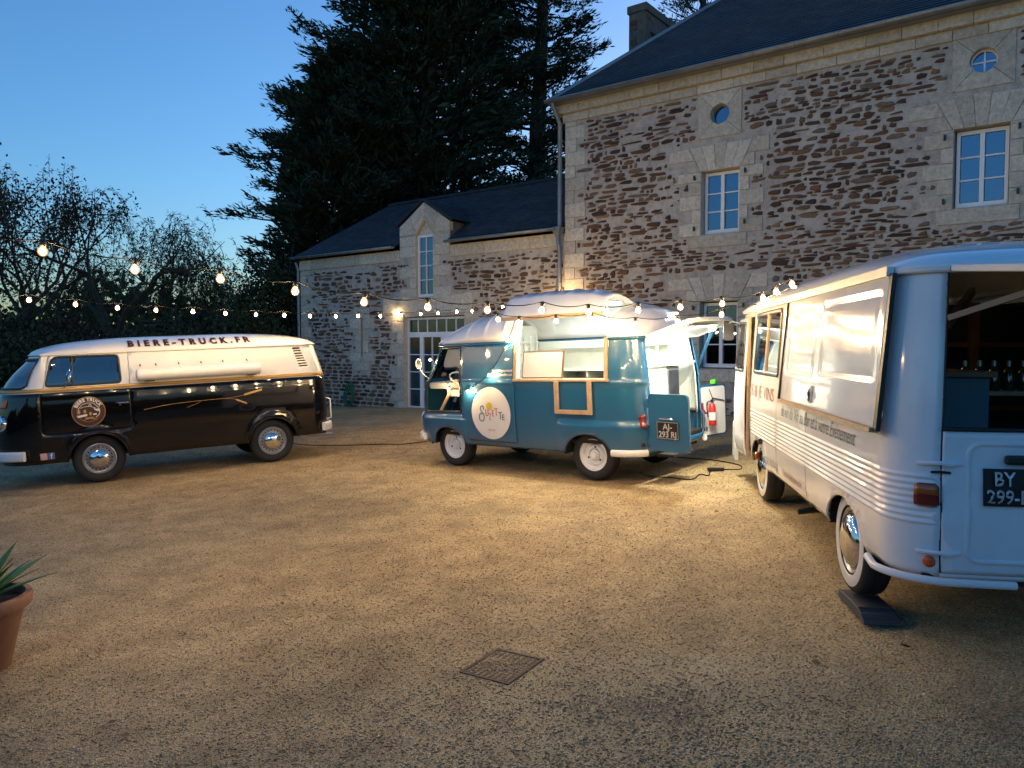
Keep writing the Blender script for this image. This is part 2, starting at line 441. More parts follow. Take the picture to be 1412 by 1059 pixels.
def wheel(parent, x, y, z, r, wd, style, sgn=1, steer=0.0):
    """wheel > tyre, rim, hub cap; outer face looks along sgn*y"""
    Mx = yax((x, y, z), sgn)
    t = MB(); h = wd/2; rr = r*0.63
    t.lathe([(rr, -h*0.8), (rr*1.12, -h), (r*0.9, -h), (r*0.975, -h*0.8), (r, -h*0.5), (r, -h*0.17), (r*0.985, -h*0.13), (r*0.985, -h*0.07), (r, -h*0.03), (r, h*0.1), (r*0.985, h*0.14), (r*0.985, h*0.2), (r, h*0.24), (r, h*0.5), (r*0.975, h*0.8), (r*0.9, h), (r*0.80, h*1.03), (rr*1.1, h*0.95), (rr, h*0.72)], 40, Mx)
    w = t.build('wheel', M['rubber'], parent, True)
    d = MB(); mat = M['rim_silver']; cap = M['chrome']
    if style == 't2':
        d.lathe([(rr*1.02, h*0.9), (rr*0.97, h*0.95), (rr*0.92, h*0.72), (rr*0.83, h*0.62), (rr*0.80, h*0.35), (rr*0.72, h*0.35), (rr*0.66, h*0.55), (rr*0.3, h*0.6), (0.001, h*0.6)], 36, Mx)
    elif style == 'est':
        mat = M['white_paint']
        d.lathe([(rr*1.02, h*0.85), (rr*0.98, h*0.9), (rr*0.93, h*0.6), (rr*0.84, h*0.5), (rr*0.80, h*0.2), (rr*0.68, h*0.18), (rr*0.60, h*0.45), (rr*0.42, h*0.42), (rr*0.40, h*0.2), (0.001, h*0.2)], 36, Mx)
    else:
        mat = M['steel']
        d.lathe([(rr*1.02, h*0.85), (rr*0.98, h*0.93), (rr*0.9, h*0.8), (rr*0.86, h*0.5), (rr*0.5, h*0.5), (0.001, h*0.5)], 36, Mx)
    d.build('rim', mat, w, True)
    if style == 't2':
        MB().lathe([(rr*0.62, h*0.5), (rr*0.63, h*0.75), (rr*0.58, h*1.02), (rr*0.42, h*1.22), (rr*0.22, h*1.3), (0.001, h*1.33)], 32, Mx).build('hub_cap', cap, w, True)
        s = MB()
        for k in range(20):
            a = 2*PI*k/20; c = Mx @ Vector((rr*0.765*math.cos(a), rr*0.765*math.sin(a), h*0.36)); s.obox(c, Mx.to_3x3() @ Vector((math.cos(a), math.sin(a), 0)), Mx.to_3x3() @ Vector((-math.sin(a), math.cos(a), 0)), Mx.to_3x3() @ Vector((0, 0, 1)), rr*0.04, rr*0.05, 0.004)
        s.build('vent_holes', M['black_plastic'], w)
    elif style == 'est':
        MB().lathe([(rr*0.36, h*0.2), (rr*0.34, h*0.55), (rr*0.22, h*0.62), (rr*0.2, h*0.8), (0.001, h*0.82)], 24, Mx).build('hub', M['white_paint'], w, True)
        s = MB()
        for k in range(3):
            a = 2*PI*k/3+0.4; c = Mx @ Vector((rr*0.5*math.cos(a), rr*0.5*math.sin(a), 0)); s.lathe([(rr*0.07, h*0.40), (rr*0.07, h*0.47), (0.001, h*0.47)], 10, Mx @ Matrix.Translation((rr*0.5*math.cos(a), rr*0.5*math.sin(a), 0)))
        s.build('wheel_nut', M['black_plastic'], w)
    else:
        MB().lathe([(rr*0.80, h*0.55), (rr*0.82, h*0.85), (rr*0.74, h*1.1), (rr*0.5, h*1.35), (rr*0.25, h*1.46), (0.001, h*1.48)], 36, Mx).build('hub_cap', M['chrome'], w, True)
        MB().lathe([(rr*1.04, h*1.0), (rr*1.06, h*1.05), (r*0.86, h*1.045), (r*0.88, h*0.99)], 40, Mx).build('white_wall_ring', M['sticker_white'], w, True)
    return w
def archhole(cx, zc, r, zb, n=16, rx=None):
    """bottom-edge notch for a wheel arch, listed from +x side to -x side"""
    rx = rx or r; a0 = math.asin(max(-1, min(1, (zb-zc)/r)))
    return [(cx+rx*math.cos(a0+(PI-2*a0)*k/n), zc+r*math.sin(a0+(PI-2*a0)*k/n)) for k in range(n+1)]
def wheelwell(parent, cx, zc, r, y0, y1, name='wheel_well'):
    v = []; f = []; n = 14
    for y in (y0, y1):
        for k in range(n+1):
            a = 0.12+(PI-0.24)*k/n; v.append((cx+r*math.cos(a), y, zc+r*math.sin(a)))
        v.append((cx-r, y, zc+0.03)); v.append((cx+r, y, zc+0.03))
    m = n+3
    for k in range(n): f.append((k, k+1, m+k+1, m+k))
    f.append((n, n+1, m+n+1, m+n)); f.append((n+2, 0, m, m+n+2)); f.append(tuple(range(m)))
    return pydata(name, v, f, M['dark_under'], parent)
def roofmesh(name, sh, zg, h, parent, mat, pb=2.5, qb=2.5, pa=2.5, qa=2.0, side=(1, -1), s0=None, s1=None, ribs=(), ribh=0.012, over=0.0, nr=14, ns=120, xm=None, skip=None, off=0.0, crown=0.0):
    """dome over the gutter outline; skip(x,y,side) leaves cells out. Returns object and height function"""
    P = []
    ss = np.linspace(sh.smin+1e-3, sh.smax-1e-3, ns)
    out = [sh.pt(s, zg, 1, over) for s in ss]
    X = np.array([p.x for p in out]); Y = np.array([p.y for p in out]); x0, x1 = X.min(), X.max(); xm = xm if xm is not None else (x0+x1)/2
    order = np.argsort(X)
    def Wd(x): return max(1e-3, float(np.interp(x, X[order], np.maximum.accumulate(Y[order]) if x < xm else Y[order])))
    # half width as a function of x from both ends
    xs_f = X[X >= xm]; 
    def Wx(x):
        m = (X >= xm) if x >= xm else (X < xm)
        o = np.argsort(X[m]); return float(np.interp(x, X[m][o], Y[m][o]))
    flatx = {1: X[(Y > 0.0) & (X > xm)].max(), -1: X[(Y > 0.0) & (X < xm)].min()}
    def Lx(y, sg):
        m = (X >= xm) if sg > 0 else (X < xm); o = np.argsort(Y[m]); return abs(float(np.interp(abs(y), Y[m][o], X[m][o]))-xm)
    def hz(x, y):
        b = min(1.0, abs(y)/max(1e-3, Wx(x))); a = min(1.0, abs(x-xm)/max(1e-3, Lx(y, 1 if x >= xm else -1)))
        p, q = (pa, qa) if not isinstance(pa, tuple) else (pa[0 if x >= xm else 1], qa[0 if x >= xm else 1])
        z = h*(max(0, 1-b**pb))**(1/qb)*(max(0, 1-a**p))**(1/q)
        z += crown*(1-b*b)*(1-a**4)
        for rx in ribs:
            t = abs(x-rx)
            if t < 0.045: z += ribh*(0.5+0.5*math.cos(PI*t/0.045))*min(1, z/0.08)
        return zg+z
    sp0, sp1 = x0+(x1-x0)*0.22, x1-(x1-x0)*0.22
    rs = [1-(k/nr)**1.6 for k in range(nr+1)]
    v = []; f = []
    for sd in side:
        b = len(v)
        for i in range(ns):
            sx = min(max(X[i], sp0), sp1)
            for r in rs:
                x = sx+(X[i]-sx)*r; y = Y[i]*r
                v.append((x, y*sd, hz(x, y)+off))
        for i in range(ns-1):
            for k in range(nr):
                q = (b+i*(nr+1)+k, b+(i+1)*(nr+1)+k, b+(i+1)*(nr+1)+k+1, b+i*(nr+1)+k+1)
                c = sum((Vector(v[j]) for j in q), Vector())/4
                if skip and skip(c.x, c.y): continue
                f.append(q)
    me = bpy.data.meshes.new(name); me.from_pydata(v, [], f); me.update()
    bm = bmesh.new(); bm.from_mesh(me); bmesh.ops.remove_doubles(bm, verts=bm.verts, dist=1e-4); bmesh.ops.recalc_face_normals(bm, faces=bm.faces)
    if sum(q.normal.z for q in bm.faces) < 0: bmesh.ops.reverse_faces(bm, faces=bm.faces)
    bm.to_mesh(me); bm.free()
    return link(name, me, mat, parent, True), hz
def vmat(o, f, l, n):
    m = Matrix.Identity(4)
    for i, c in enumerate((f, l, n, o)):
        for k in range(3): m[k][i] = c[k]
    return m
def vframe(px, py, head, level=None):
    n = Vector((0, 0, 1)) if level is not None else GN.copy()
    f = Vector((math.cos(head), math.sin(head), 0)); f = (f-n*f.dot(n)).normalized(); l = n.cross(f)
    return vmat(Vector((px, py, gz(px, py) if level is None else level)), f, l, n)
# ------------------------------------------------------------------ yard: gravel sheet, loose gravel, drain
def damp(n, l, v, col, b, rough):
    """a puddly damp patch beyond the drain: darker, glossier stones"""
    d = n.new('ShaderNodeVectorMath'); d.operation = 'DISTANCE'; mp = n.new('ShaderNodeMapping'); mp.inputs[3].default_value = (0.75, 1.5, 0); l.new(v, mp.inputs[0]); l.new(mp.outputs[0], d.inputs[0]); d.inputs[1].default_value = (0.60*0.75, 3.5*1.5, 0)
    nz = noise(n, l, v, 5, 5, 0.7); ad = n.new('ShaderNodeMath'); ad.operation = 'MULTIPLY_ADD'; l.new(nz.outputs[0], ad.inputs[0]); ad.inputs[1].default_value = 1.3; l.new(d.outputs['Value'], ad.inputs[2])
    mr = n.new('ShaderNodeMapRange'); l.new(ad.outputs[0], mr.inputs[0]); mr.inputs[1].default_value = 1.75; mr.inputs[2].default_value = 0.5; mr.inputs[3].default_value = 0.0; mr.inputs[4].default_value = 1.0
    hf = n.new('ShaderNodeMath'); hf.operation = 'MULTIPLY'; l.new(mr.outputs[0], hf.inputs[0]); hf.inputs[1].default_value = 0.62; c = mixc(n, l, hf.outputs[0], col, (0.13, 0.115, 0.08)); l.new(c, b.inputs['Base Color'])
    r = n.new('ShaderNodeMapRange'); l.new(mr.outputs[0], r.inputs[0]); r.inputs[3].default_value = rough; r.inputs[4].default_value = 0.12; l.new(r.outputs[0], b.inputs['Roughness'])
def gravel_material(name, lo, mid, hi, sc=95, bumpy=0.6):
    m, n, l, b = newmat(name); v = tc(n, l)
    vo = n.new('ShaderNodeTexVoronoi'); vo.inputs['Scale'].default_value = sc; l.new(v, vo.inputs['Vector'])
    sepc = n.new('ShaderNodeSeparateColor'); l.new(vo.outputs['Color'], sepc.inputs[0])
    c = ramp(n, l, sepc.outputs[0], [(0.0, lo), (0.35, mid), (0.75, tuple(0.5*(p+q) for p, q in zip(mid, hi))), (1.0, hi)])
    big = noise(n, l, v, 0.55, 6, 0.65); patch = noise(n, l, v, 3.3, 4, 0.6)
    c2 = mixc(n, l, 0.75, c, ramp(n, l, big.outputs[0], [(0.30, (0.55, 0.49, 0.43)), (0.58, (1.12, 1.08, 1.02))]), 'MULTIPLY')
    c3 = mixc(n, l, 0.55, c2, ramp(n, l, patch.outputs[0], [(0.33, (0.5, 0.47, 0.44)), (0.6, (1.08, 1.07, 1.05))]), 'MULTIPLY')
    damp(n, l, v, c3, b, 0.72)
    f2 = noise(n, l, v, 260, 3)
    ad = n.new('ShaderNodeMath'); ad.operation = 'MULTIPLY_ADD'; l.new(vo.outputs['Distance'], ad.inputs[0]); ad.inputs[1].default_value = -1.0; l.new(f2.outputs[0], ad.inputs[2])
    bump(n, l, ad.outputs[0], b, bumpy, 0.012)
    return m
M['gravel_sheet'] = gravel_material('gravel_sheet', (0.14, 0.10, 0.05), (0.46, 0.33, 0.15), (0.64, 0.50, 0.29), 130)
def pebble_mat():
    m, n, l, b = newmat('pebble'); g = n.new('ShaderNodeNewGeometry')
    c = ramp(n, l, g.outputs['Random Per Island'], [(0.0, (0.20, 0.14, 0.075)), (0.25, (0.37, 0.26, 0.12)), (0.6, (0.50, 0.365, 0.175)), (0.85, (0.60, 0.475, 0.275)), (1.0, (0.66, 0.60, 0.48))])
    v = tc(n, l); big = noise(n, l, v, 0.55, 6, 0.65)
    c2 = mixc(n, l, 0.75, c, ramp(n, l, big.outputs[0], [(0.30, (0.55, 0.49, 0.43)), (0.58, (1.12, 1.08, 1.02))]), 'MULTIPLY')
    pa = noise(n, l, v, 3.3, 4, 0.6); c2 = mixc(n, l, 0.55, c2, ramp(n, l, pa.outputs[0], [(0.33, (0.5, 0.47, 0.44)), (0.6, (1.08, 1.07, 1.05))]), 'MULTIPLY')
    damp(n, l, v, c2, b, 0.55)
    return m
M['pebble'] = pebble_mat()
# one sheet to the horizon, finely undulating near the camera
def ground_sheet():
    xs = np.concatenate([[-1200, -400, -150, -70, -40], np.arange(-26, 22, 0.5), [30, 50, 90, 200, 500, 1200]])
    ys = np.concatenate([[-300, -80, -20, -5], np.arange(0, 34, 0.5), [40, 55, 80, 140, 300, 700, 1600]])
    Xg, Yg = np.meshgrid(xs, ys); near = np.exp(-((Xg/30)**2+((Yg-12)/30)**2))
    Xc = np.clip(Xg, -40, 40); Yc = np.clip(Yg, -10, 60)
    Z = GA*Xc+GB*Yc+near*0.012*(np.sin(Xg*1.3+0.4*Yg)+np.sin(Yg*1.1-0.7*Xg+1.0))*0.6
    n, m = Xg.shape; idx = np.arange(n*m).reshape(n, m)
    f = np.stack([idx[:-1, :-1], idx[:-1, 1:], idx[1:, 1:], idx[1:, :-1]], -1).reshape(-1, 4)
    o = fromnp('ground', np.stack([Xg, Yg, Z], -1).reshape(-1, 3), f, M['gravel_sheet'], None, True, 'structure')
    return o
ground_sheet()
def gzu(x, y):
    near = np.exp(-((x/30)**2+((y-12)/30)**2))
    return GA*x+GB*y+near*0.012*(np.sin(x*1.3+0.4*y)+np.sin(y*1.1-0.7*x+1.0))*0.6
def loose_gravel(N=160000):
    # denser close to the camera
    Y = 2.6+(nrng.random(N)**1.9)*13.5; X = (nrng.random(N)*2-1)*(Y*0.70+0.4)
    r = 0.0032+0.0050*nrng.random(N)**2.6+0.00055*np.maximum(0, Y-4.5); ax = 0.7+0.7*nrng.random((N, 3)); ax[:, 2] *= 0.52
    th = nrng.random(N)*2*PI
    base = np.array([(1, 0, 0), (0, 1, 0), (-1, 0, 0), (0, -1, 0), (0.1, 0.1, 1), (0.0, 0.1, -0.8)])
    V = base[None]*ax[:, None, :]*r[:, None, None]; V += (nrng.random(V.shape)-0.5)*r[:, None, None]*0.55
    c, s = np.cos(th)[:, None], np.sin(th)[:, None]
    Vx = V[..., 0]*c-V[..., 1]*s+X[:, None]; Vy = V[..., 0]*s+V[..., 1]*c+Y[:, None]
    Vz = V[..., 2]+gzu(X, Y)[:, None]+(r*0.17)[:, None]
    v = np.stack([Vx, Vy, Vz], -1).reshape(-1, 3)
    t = np.array([(0, 1, 4), (1, 2, 4), (2, 3, 4), (3, 0, 4), (1, 0, 5), (2, 1, 5), (3, 2, 5), (0, 3, 5)])
    f = (t[None]+np.arange(N)[:, None, None]*6).reshape(-1, 3)
    o = fromnp('gravel', v, f, M['pebble'], None, False, 'stuff'); o['label'] = 'pale brown loose gravel covering the yard'; o['category'] = 'gravel'
loose_gravel()
# cast-iron drain cover, half sunk in the gravel
def drain():
    u = Vector((0.83, -0.56, 0)).normalized(); w = Vector((0.56, 0.83, 0)); c = Vector((-0.05, 4.0, gz(-0.05, 4.0)))
    u = (u-GN*u.dot(GN)).normalized(); w = GN.cross(u)
    Mx = vmat(c-GN*0.010, u*0.94, w*0.94, GN)
    t = thing('drain_cover', 'rusty cast-iron drain cover with slotted bars set in the gravel', 'drain cover', Mx)
    m = plain('rusty_iron', (0.085, 0.06, 0.045), 0.7, 0.3, var=0.35, nsc=20, bmp=0.5, bsc=120)
    pit = plain('drain_pit', (0.01, 0.009, 0.008), 0.9)
    MB().box(-0.155, 0.155, -0.175, 0.175, -0.02, -0.002).build('pit', pit, t)
    f = MB()
    for a, b in ((-0.165, -0.145), (0.145, 0.165)): f.box(a, b, -0.185, 0.185, -0.015, 0.016)
    for a, b in ((-0.185, -0.165), (0.165, 0.185)): f.box(-0.145, 0.145, a, b, -0.015, 0.0155)
    f.build('frame', m, t, bev=0.002)
    # three fields of bars: outer ones run across, the middle ones along
    for i, x in enumerate(np.linspace(-0.125, 0.125, 8)):
        for a, b in ((-0.16, -0.075), (0.075, 0.16)):
            MB().box(x-0.009, x+0.009, a, b, -0.01, 0.013).build('bar', m, t)
    for y in np.linspace(-0.055, 0.055, 5):
        for a, b in ((-0.143, -0.012), (0.012, 0.143)):
            MB().box(a, b, y-0.008, y+0.008, -0.01, 0.012).build('bar', m, t)
drain()
# ------------------------------------------------------------------ stone house and its lower wing
FAC_A = math.atan2(-0.6050977, 0.7961512)
FP0 = Vector((-2.845, 20.62, 0)); FE = Vector((0.7961512, -0.6050977, 0)); FD = Vector((0.6050977, 0.7961512, 0))
def fmat(s): return Matrix.Translation(FP0+FE*s) @ Matrix.Rotation(FAC_A, 4, 'Z')
def fw(s, d, z): return FP0+FE*s+FD*d+Vector((0, 0, z))
def mortar_mat(name, c0, c1):
    m, n, l, b = newmat(name); v = tc(n, l)
    a = noise(n, l, v, 0.9, 7, 0.7); a2 = noise(n, l, v, 7, 6, 0.7); a3 = noise(n, l, v, 45, 4)
    c = ramp(n, l, a.outputs[0], [(0.3, c0), (0.68, c1)])
    c = mixc(n, l, 0.8, c, ramp(n, l, a2.outputs[0], [(0.32, (0.55, 0.5, 0.47)), (0.55, (1, 1, 1))]), 'MULTIPLY')
    l.new(c, b.inputs['Base Color']); b.inputs['Roughness'].default_value = 0.92
    h = mixc(n, l, 0.35, a2.outputs[0], a3.outputs[0]); bump(n, l, h, b, 0.9, 0.03)
    return m
def stone_mat(name, stops, island=False):
    m, n, l, b = newmat(name); v = tc(n, l, (1, 1, 1), 'Generated' if not island else 'Object')
    if island: g = n.new('ShaderNodeNewGeometry'); rnd = g.outputs['Random Per Island']
    else: g = n.new('ShaderNodeObjectInfo'); rnd = g.outputs['Random']
    c = ramp(n, l, rnd, stops)
    w = n.new('ShaderNodeTexCoord'); geo = n.new('ShaderNodeNewGeometry')
    a = noise(n, l, geo.outputs['Position'], 14, 6, 0.7); a2 = noise(n, l, geo.outputs['Position'], 60, 4)
    c = mixc(n, l, 0.75, c, ramp(n, l, a.outputs[0], [(0.3, (0.5, 0.48, 0.46)), (0.7, (1.25, 1.2, 1.15))]), 'MULTIPLY')
    l.new(c, b.inputs['Base Color']); b.inputs['Roughness'].default_value = 0.85
    h = mixc(n, l, 0.5, a.outputs[0], a2.outputs[0]); bump(n, l, h, b, 0.8, 0.02)
    return m
SCHIST = [(0.0, (0.05, 0.028, 0.020)), (0.3, (0.10, 0.052, 0.033)), (0.55, (0.155, 0.08, 0.045)), (0.75, (0.23, 0.12, 0.06)), (0.88, (0.14, 0.105, 0.085)), (1.0, (0.29, 0.185, 0.11))]
LIME = [(0.0, (0.50, 0.45, 0.365)), (0.5, (0.60, 0.545, 0.45)), (1.0, (0.68, 0.625, 0.52))]
M['mortar'] = mortar_mat('mortar', (0.39, 0.34, 0.295), (0.57, 0.51, 0.44))
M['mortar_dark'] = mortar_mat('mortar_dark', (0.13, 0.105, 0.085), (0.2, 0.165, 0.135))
M['schist'] = stone_mat('schist', SCHIST); M['schist_many'] = stone_mat('schist_many', SCHIST, True)
M['limestone'] = stone_mat('limestone', LIME)
M['joinery'] = plain('joinery', (0.78, 0.79, 0.81), 0.4, var=0.03)
def slate_mat():
    m, n, l, b = newmat('slate'); v = tc(n, l, (1, 1, 1), 'UV')
    br = n.new('ShaderNodeTexBrick'); br.inputs['Scale'].default_value = 1.0; br.inputs['Brick Width'].default_value = 0.22; br.inputs['Row Height'].default_value = 0.115
    br.inputs['Mortar Size'].default_value = 0.006; br.inputs['Color1'].default_value = (0.035, 0.038, 0.045, 1); br.inputs['Color2'].default_value = (0.06, 0.063, 0.072, 1); br.inputs['Mortar'].default_value = (0.012, 0.012, 0.014, 1)
    l.new(v, br.inputs['Vector'])
    o = tc(n, l); a = noise(n, l, o, 2.5, 6, 0.7)
    c = mixc(n, l, 0.7, br.outputs[0], ramp(n, l, a.outputs[0], [(0.33, (0.5, 0.52, 0.5)), (0.55, (1.0, 1.0, 1.0)), (0.72, (1.9, 1.8, 1.3))]), 'MULTIPLY')
    l.new(c, b.inputs['Base Color']); b.inputs['Roughness'].default_value = 0.55
    bump(n, l, br.outputs['Fac'], b, -0.5, 0.008); return m
M['slate'] = slate_mat()
M['zinc'] = plain('zinc', (0.26, 0.28, 0.30), 0.5, 0.6, var=0.2, nsc=3)
def stone_variants(n=28):
    out = []
    for k in range(n):
        m = rng.choice((7, 8, 9, 10)); ph = rng.random()*6.28; p = []
        sq = rng.uniform(0.38, 0.75)
        for i in range(m):
            a = 2*PI*i/m+rng.uniform(-0.2, 0.2); ca, sa = math.cos(a), math.sin(a)
            r = 1/((abs(ca)**(2/sq*1.1)+abs(sa)**(2/sq*1.1))**(sq/2.2)); r *= rng.uniform(0.70, 1.06)
            p.append((0.5*r*ca, 0.5*r*sa+rng.uniform(-0.07, 0.07)))
        tx, tz = rng.uniform(-0.25, 0.25), rng.uniform(-0.25, 0.25)
        v = [(a, 0.4, b) for a, b in p]+[(a*0.97, -0.55, b*0.97) for a, b in p]+[(a*0.78, -0.9-0.2*tx*a-0.2*tz*b, b*0.74) for a, b in p]
        f = [tuple(range(2*m, 3*m))]+[(i, (i+1) % m, m+(i+1) % m, m+i) for i in range(m)]+[(m+i, m+(i+1) % m, 2*m+(i+1) % m, 2*m+i) for i in range(m)]
        out.append((v, f))
    return out
STV = stone_variants(); STME = []
for v, f in STV:
    me = bpy.data.meshes.new('rubble_stone'); me.from_pydata(v, [], f); me.update(); me.materials.append(M['schist']); STME.append(me)
def rubble(parent, s0, s1, z0, z1, keep, so, density, top=300, dense_below=None):
    """lay flat schist stones in rough courses; the largest stay objects of their own"""
    S = []; z = z0
    while z < z1:
        low = dense_below is not None and z < dense_below
        h = rng.uniform(0.045, 0.128) if not low else rng.uniform(0.07, 0.12)
        x = s0+rng.uniform(-0.2, 0.1)
        while x < s1:
            L = rng.choice((rng.uniform(0.06, 0.18), rng.uniform(0.12, 0.34), rng.uniform(0.2, 0.52))) if not low else rng.uniform(0.14, 0.42)
            # patches: some areas are nearly all render, others nearly all stone
            den = density*(0.62+0.75*(0.5+0.5*math.sin(x*1.7+math.sin(z*2.3)*1.8)*math.cos(z*1.9+x*0.6))) if not low else 0.97
            if rng.random() < den:
                hh = h*rng.uniform(0.68, 1.02) if not low else h*0.96; cz = z+h/2+rng.uniform(-0.025, 0.025)*(0 if low else 1); cx = x+L/2
                # shorten a stone against dressed work
                for _ in range(2):
                    a, b = cx-L/2, cx+L/2
                    if keep(a, cz, hh) and keep(b, cz, hh) and keep(cx, cz, hh): break
                    L *= 0.5
                a, b = cx-L/2, cx+L/2
                if L > 0.06 and keep(a, cz, hh) and keep(b, cz, hh) and keep(cx, cz, hh) and a > s0 and b < s1: S.append((L*hh, cx, cz, L, hh))
                L = b-x if b > x else L
            x += max(0.06, L)+(rng.uniform(0.0, 0.05) if not low else 0.012)
        z += h+(rng.uniform(-0.01, 0.018) if not low else 0.01)
    # small chips between the courses
    for k in range(int((s1-s0)*(z1-z0)*11*density)):
        cx, cz, L, hh = rng.uniform(s0+0.1, s1-0.1), rng.uniform(z0, z1), rng.uniform(0.03, 0.13), rng.uniform(0.018, 0.05)
        if all(keep(cx+q*L/2, cz, hh) for q in (-1, 0, 1)) and not any(abs(cx-p[1]) < (p[3]+L)*0.48 and abs(cz-p[2]) < (p[4]+hh)*0.48 for p in S if abs(cx-p[1]) < 0.5): S.append((L*hh, cx, cz, L, hh))
    S.sort(reverse=True)
    for i, (_, cx, cz, L, hh) in enumerate(S[:top]):
        o = bpy.data.objects.new('rubble_stone', STME[i % len(STME)]); COL.objects.link(o); o.parent = parent
        o.location = (cx-so, 0, cz); o.scale = (L, rng.uniform(0.022, 0.045), hh); o.rotation_euler = (0, rng.uniform(-0.045, 0.045), 0)
    V = []; F = []
    for i, (_, cx, cz, L, hh) in enumerate(S[top:]):
        v, f = STV[(i*7) % len(STV)]; b = len(V); p = rng.uniform(0.016, 0.034); t = rng.uniform(-0.1, 0.1); ct, st = math.cos(t), math.sin(t)
        V += [(cx-so+(q[0]*L)*ct-(q[2]*hh)*st, q[1]*p, cz+(q[0]*L)*st+(q[2]*hh)*ct) for q in v]; F += [tuple(j+b for j in q) for q in f]
    if V: pydata('small_rubble_stones', V, F, M['schist_many'], parent, False, 'stuff')
    return len(S)
def blockfn(parent, so):
    def blk(poly, name='dressed_stone', proud=0.022, gap=0.005, depth=0.12, par=None):
        if len(poly) == 4 and not isinstance(poly[0], (tuple, list)):
            a, b, c, d = poly; poly = [(a, c), (b, c), (b, d), (a, d)]
        cx = sum(p[0] for p in poly)/len(poly); cz = sum(p[1] for p in poly)/len(poly)
        q = []
        for x, z in poly:   # small inset so a joint stays open
            dx, dz = x-cx, z-cz; L = math.hypot(dx, dz)
            q.append((x-so-dx/L*gap*1.3, z-dz/L*gap*1.3))
        pr = proud+rng.uniform(-0.004, 0.005)
        return MB().prism(q, -pr, depth).build(name, M['limestone'], par or parent, bev=0.006)
    return blk
def wall_panel(parent, outer, holes, so, reveal=0.24, mat=None, name='wall'):
    V, F = cdt(outer, holes, 0.8)
    v = [(p[0]-so, 0, p[1]) for p in V]; f = [tuple(t) for t in F]
    m = MB(); m.v = [Vector(p) for p in v]; m.f = f
    o = m.build(name, mat or M['mortar'], parent, fix=False)
    if o.data.polygons[0].normal.y > 0: o.data.flip_normals()
    for h in holes:
        n = len(h); r = MB()
        for i in range(n):
            a, b = h[i], h[(i+1) % n]
            r.add([(a[0]-so, 0, a[1]), (b[0]-so, 0, b[1]), (b[0]-so, reveal, b[1]), (a[0]-so, reveal, a[1])], [(0, 1, 2, 3)])
        r.build('window_reveal', M['limestone'], o, fix=False)
    return o
def sash(parent, so, s0, s1, z0, z1, depth, cols, rows, name='window', leaf=2, glass='house_glass', stile=0.055, label=None):
    """joinery frame with leaves, glazing bars and one pane object per light"""
    f = MB(); t0, t1 = depth-0.02, depth+0.05
    f.box(s0-so, s1-so, t0, t1, z0, z0+0.075).box(s0-so, s1-so, t0, t1, z1-0.06, z1)
    f.box(s0-so, s0-so+stile, t0, t1, z0+0.075, z1-0.06).box(s1-so-stile, s1-so, t0, t1, z0+0.075, z1-0.06)
    W = (s1-s0-2*stile); lw = W/leaf; panes = []
    for k in range(leaf):
        a = s0+stile+lw*k; b = a+lw
        if k < leaf-1: f.box(b-so-0.035, b-so+0.035, t0-0.012, t1-0.01, z0+0.075, z1-0.06)
        a2, b2 = a+(0.035 if k else 0), b-(0.035 if k < leaf-1 else 0)
        za, zb = z0+0.075, z1-0.06
        for c in range(1, cols): x = a2+(b2-a2)*c/cols; f.box(x-so-0.012, x-so+0.012, t0+0.004, t1-0.02, za, zb)
        for r in range(1, rows): z = za+(zb-za)*r/rows; f.box(a2-so, b2-so, t0+0.006, t1-0.02, z-0.012, z+0.012)
        for c in range(cols):
            for r in range(rows):
                xa, xb = a2+(b2-a2)*c/cols+0.010, a2+(b2-a2)*(c+1)/cols-0.010; ya, yb = za+(zb-za)*r/rows+0.010, za+(zb-za)*(r+1)/rows-0.010
                panes.append((xa-so, xb-so, ya, yb))
    o = f.build(name, M['joinery'], parent)
    for xa, xb, ya, yb in panes:
        d = depth+0.016; dy = rng.uniform(-0.002, 0.002)
        pydata('pane', [(xa, d+dy, ya), (xb, d-dy, ya), (xb, d-dy, yb), (xa, d+dy, yb)], [(0, 1, 2, 3)], M[glass], o)
    return o
def slates(name, a, b, c, d, parent, exp=0.115, mat=None):
    """roof plane a-b (eave) to d-c (top), as lapped courses"""
    a, b, c, d = map(Vector, (a, b, c, d)); nrm = (b-a).cross(d-a).normalized()
    if nrm.z < 0: nrm = -nrm
    hgt = (((d+c)/2)-((a+b)/2)).length; n = max(2, int(hgt/exp)); v = []; f = []; uv = []
    eave = (b-a).normalized()
    for i in range(n):
        t0, t1 = i/n, (i+1.12)/n
        for t, lift in ((t0, 0.014), (t1, 0.0)):
            t = min(1, t); p, q = a.lerp(d, t), b.lerp(c, t); v += [p+nrm*lift, q+nrm*lift]; uv += [((p-a).dot(eave), t*hgt+0.001), ((q-a).dot(eave), t*hgt+0.001)]
        k = i*4; f.append((k, k+1, k+3, k+2))
        p, q = a.lerp(d, t0), b.lerp(c, t0); v_ = len(v)
    me = bpy.data.meshes.new(name); me.from_pydata(v, [], f); me.update()
    u = me.uv_layers.new(name='UVMap')
    for lp in me.loops: u.data[lp.index].uv = uv[lp.vertex_index]
    o = link(name, me, mat or M['slate'], parent); solid(o, 0.012, -1); return o
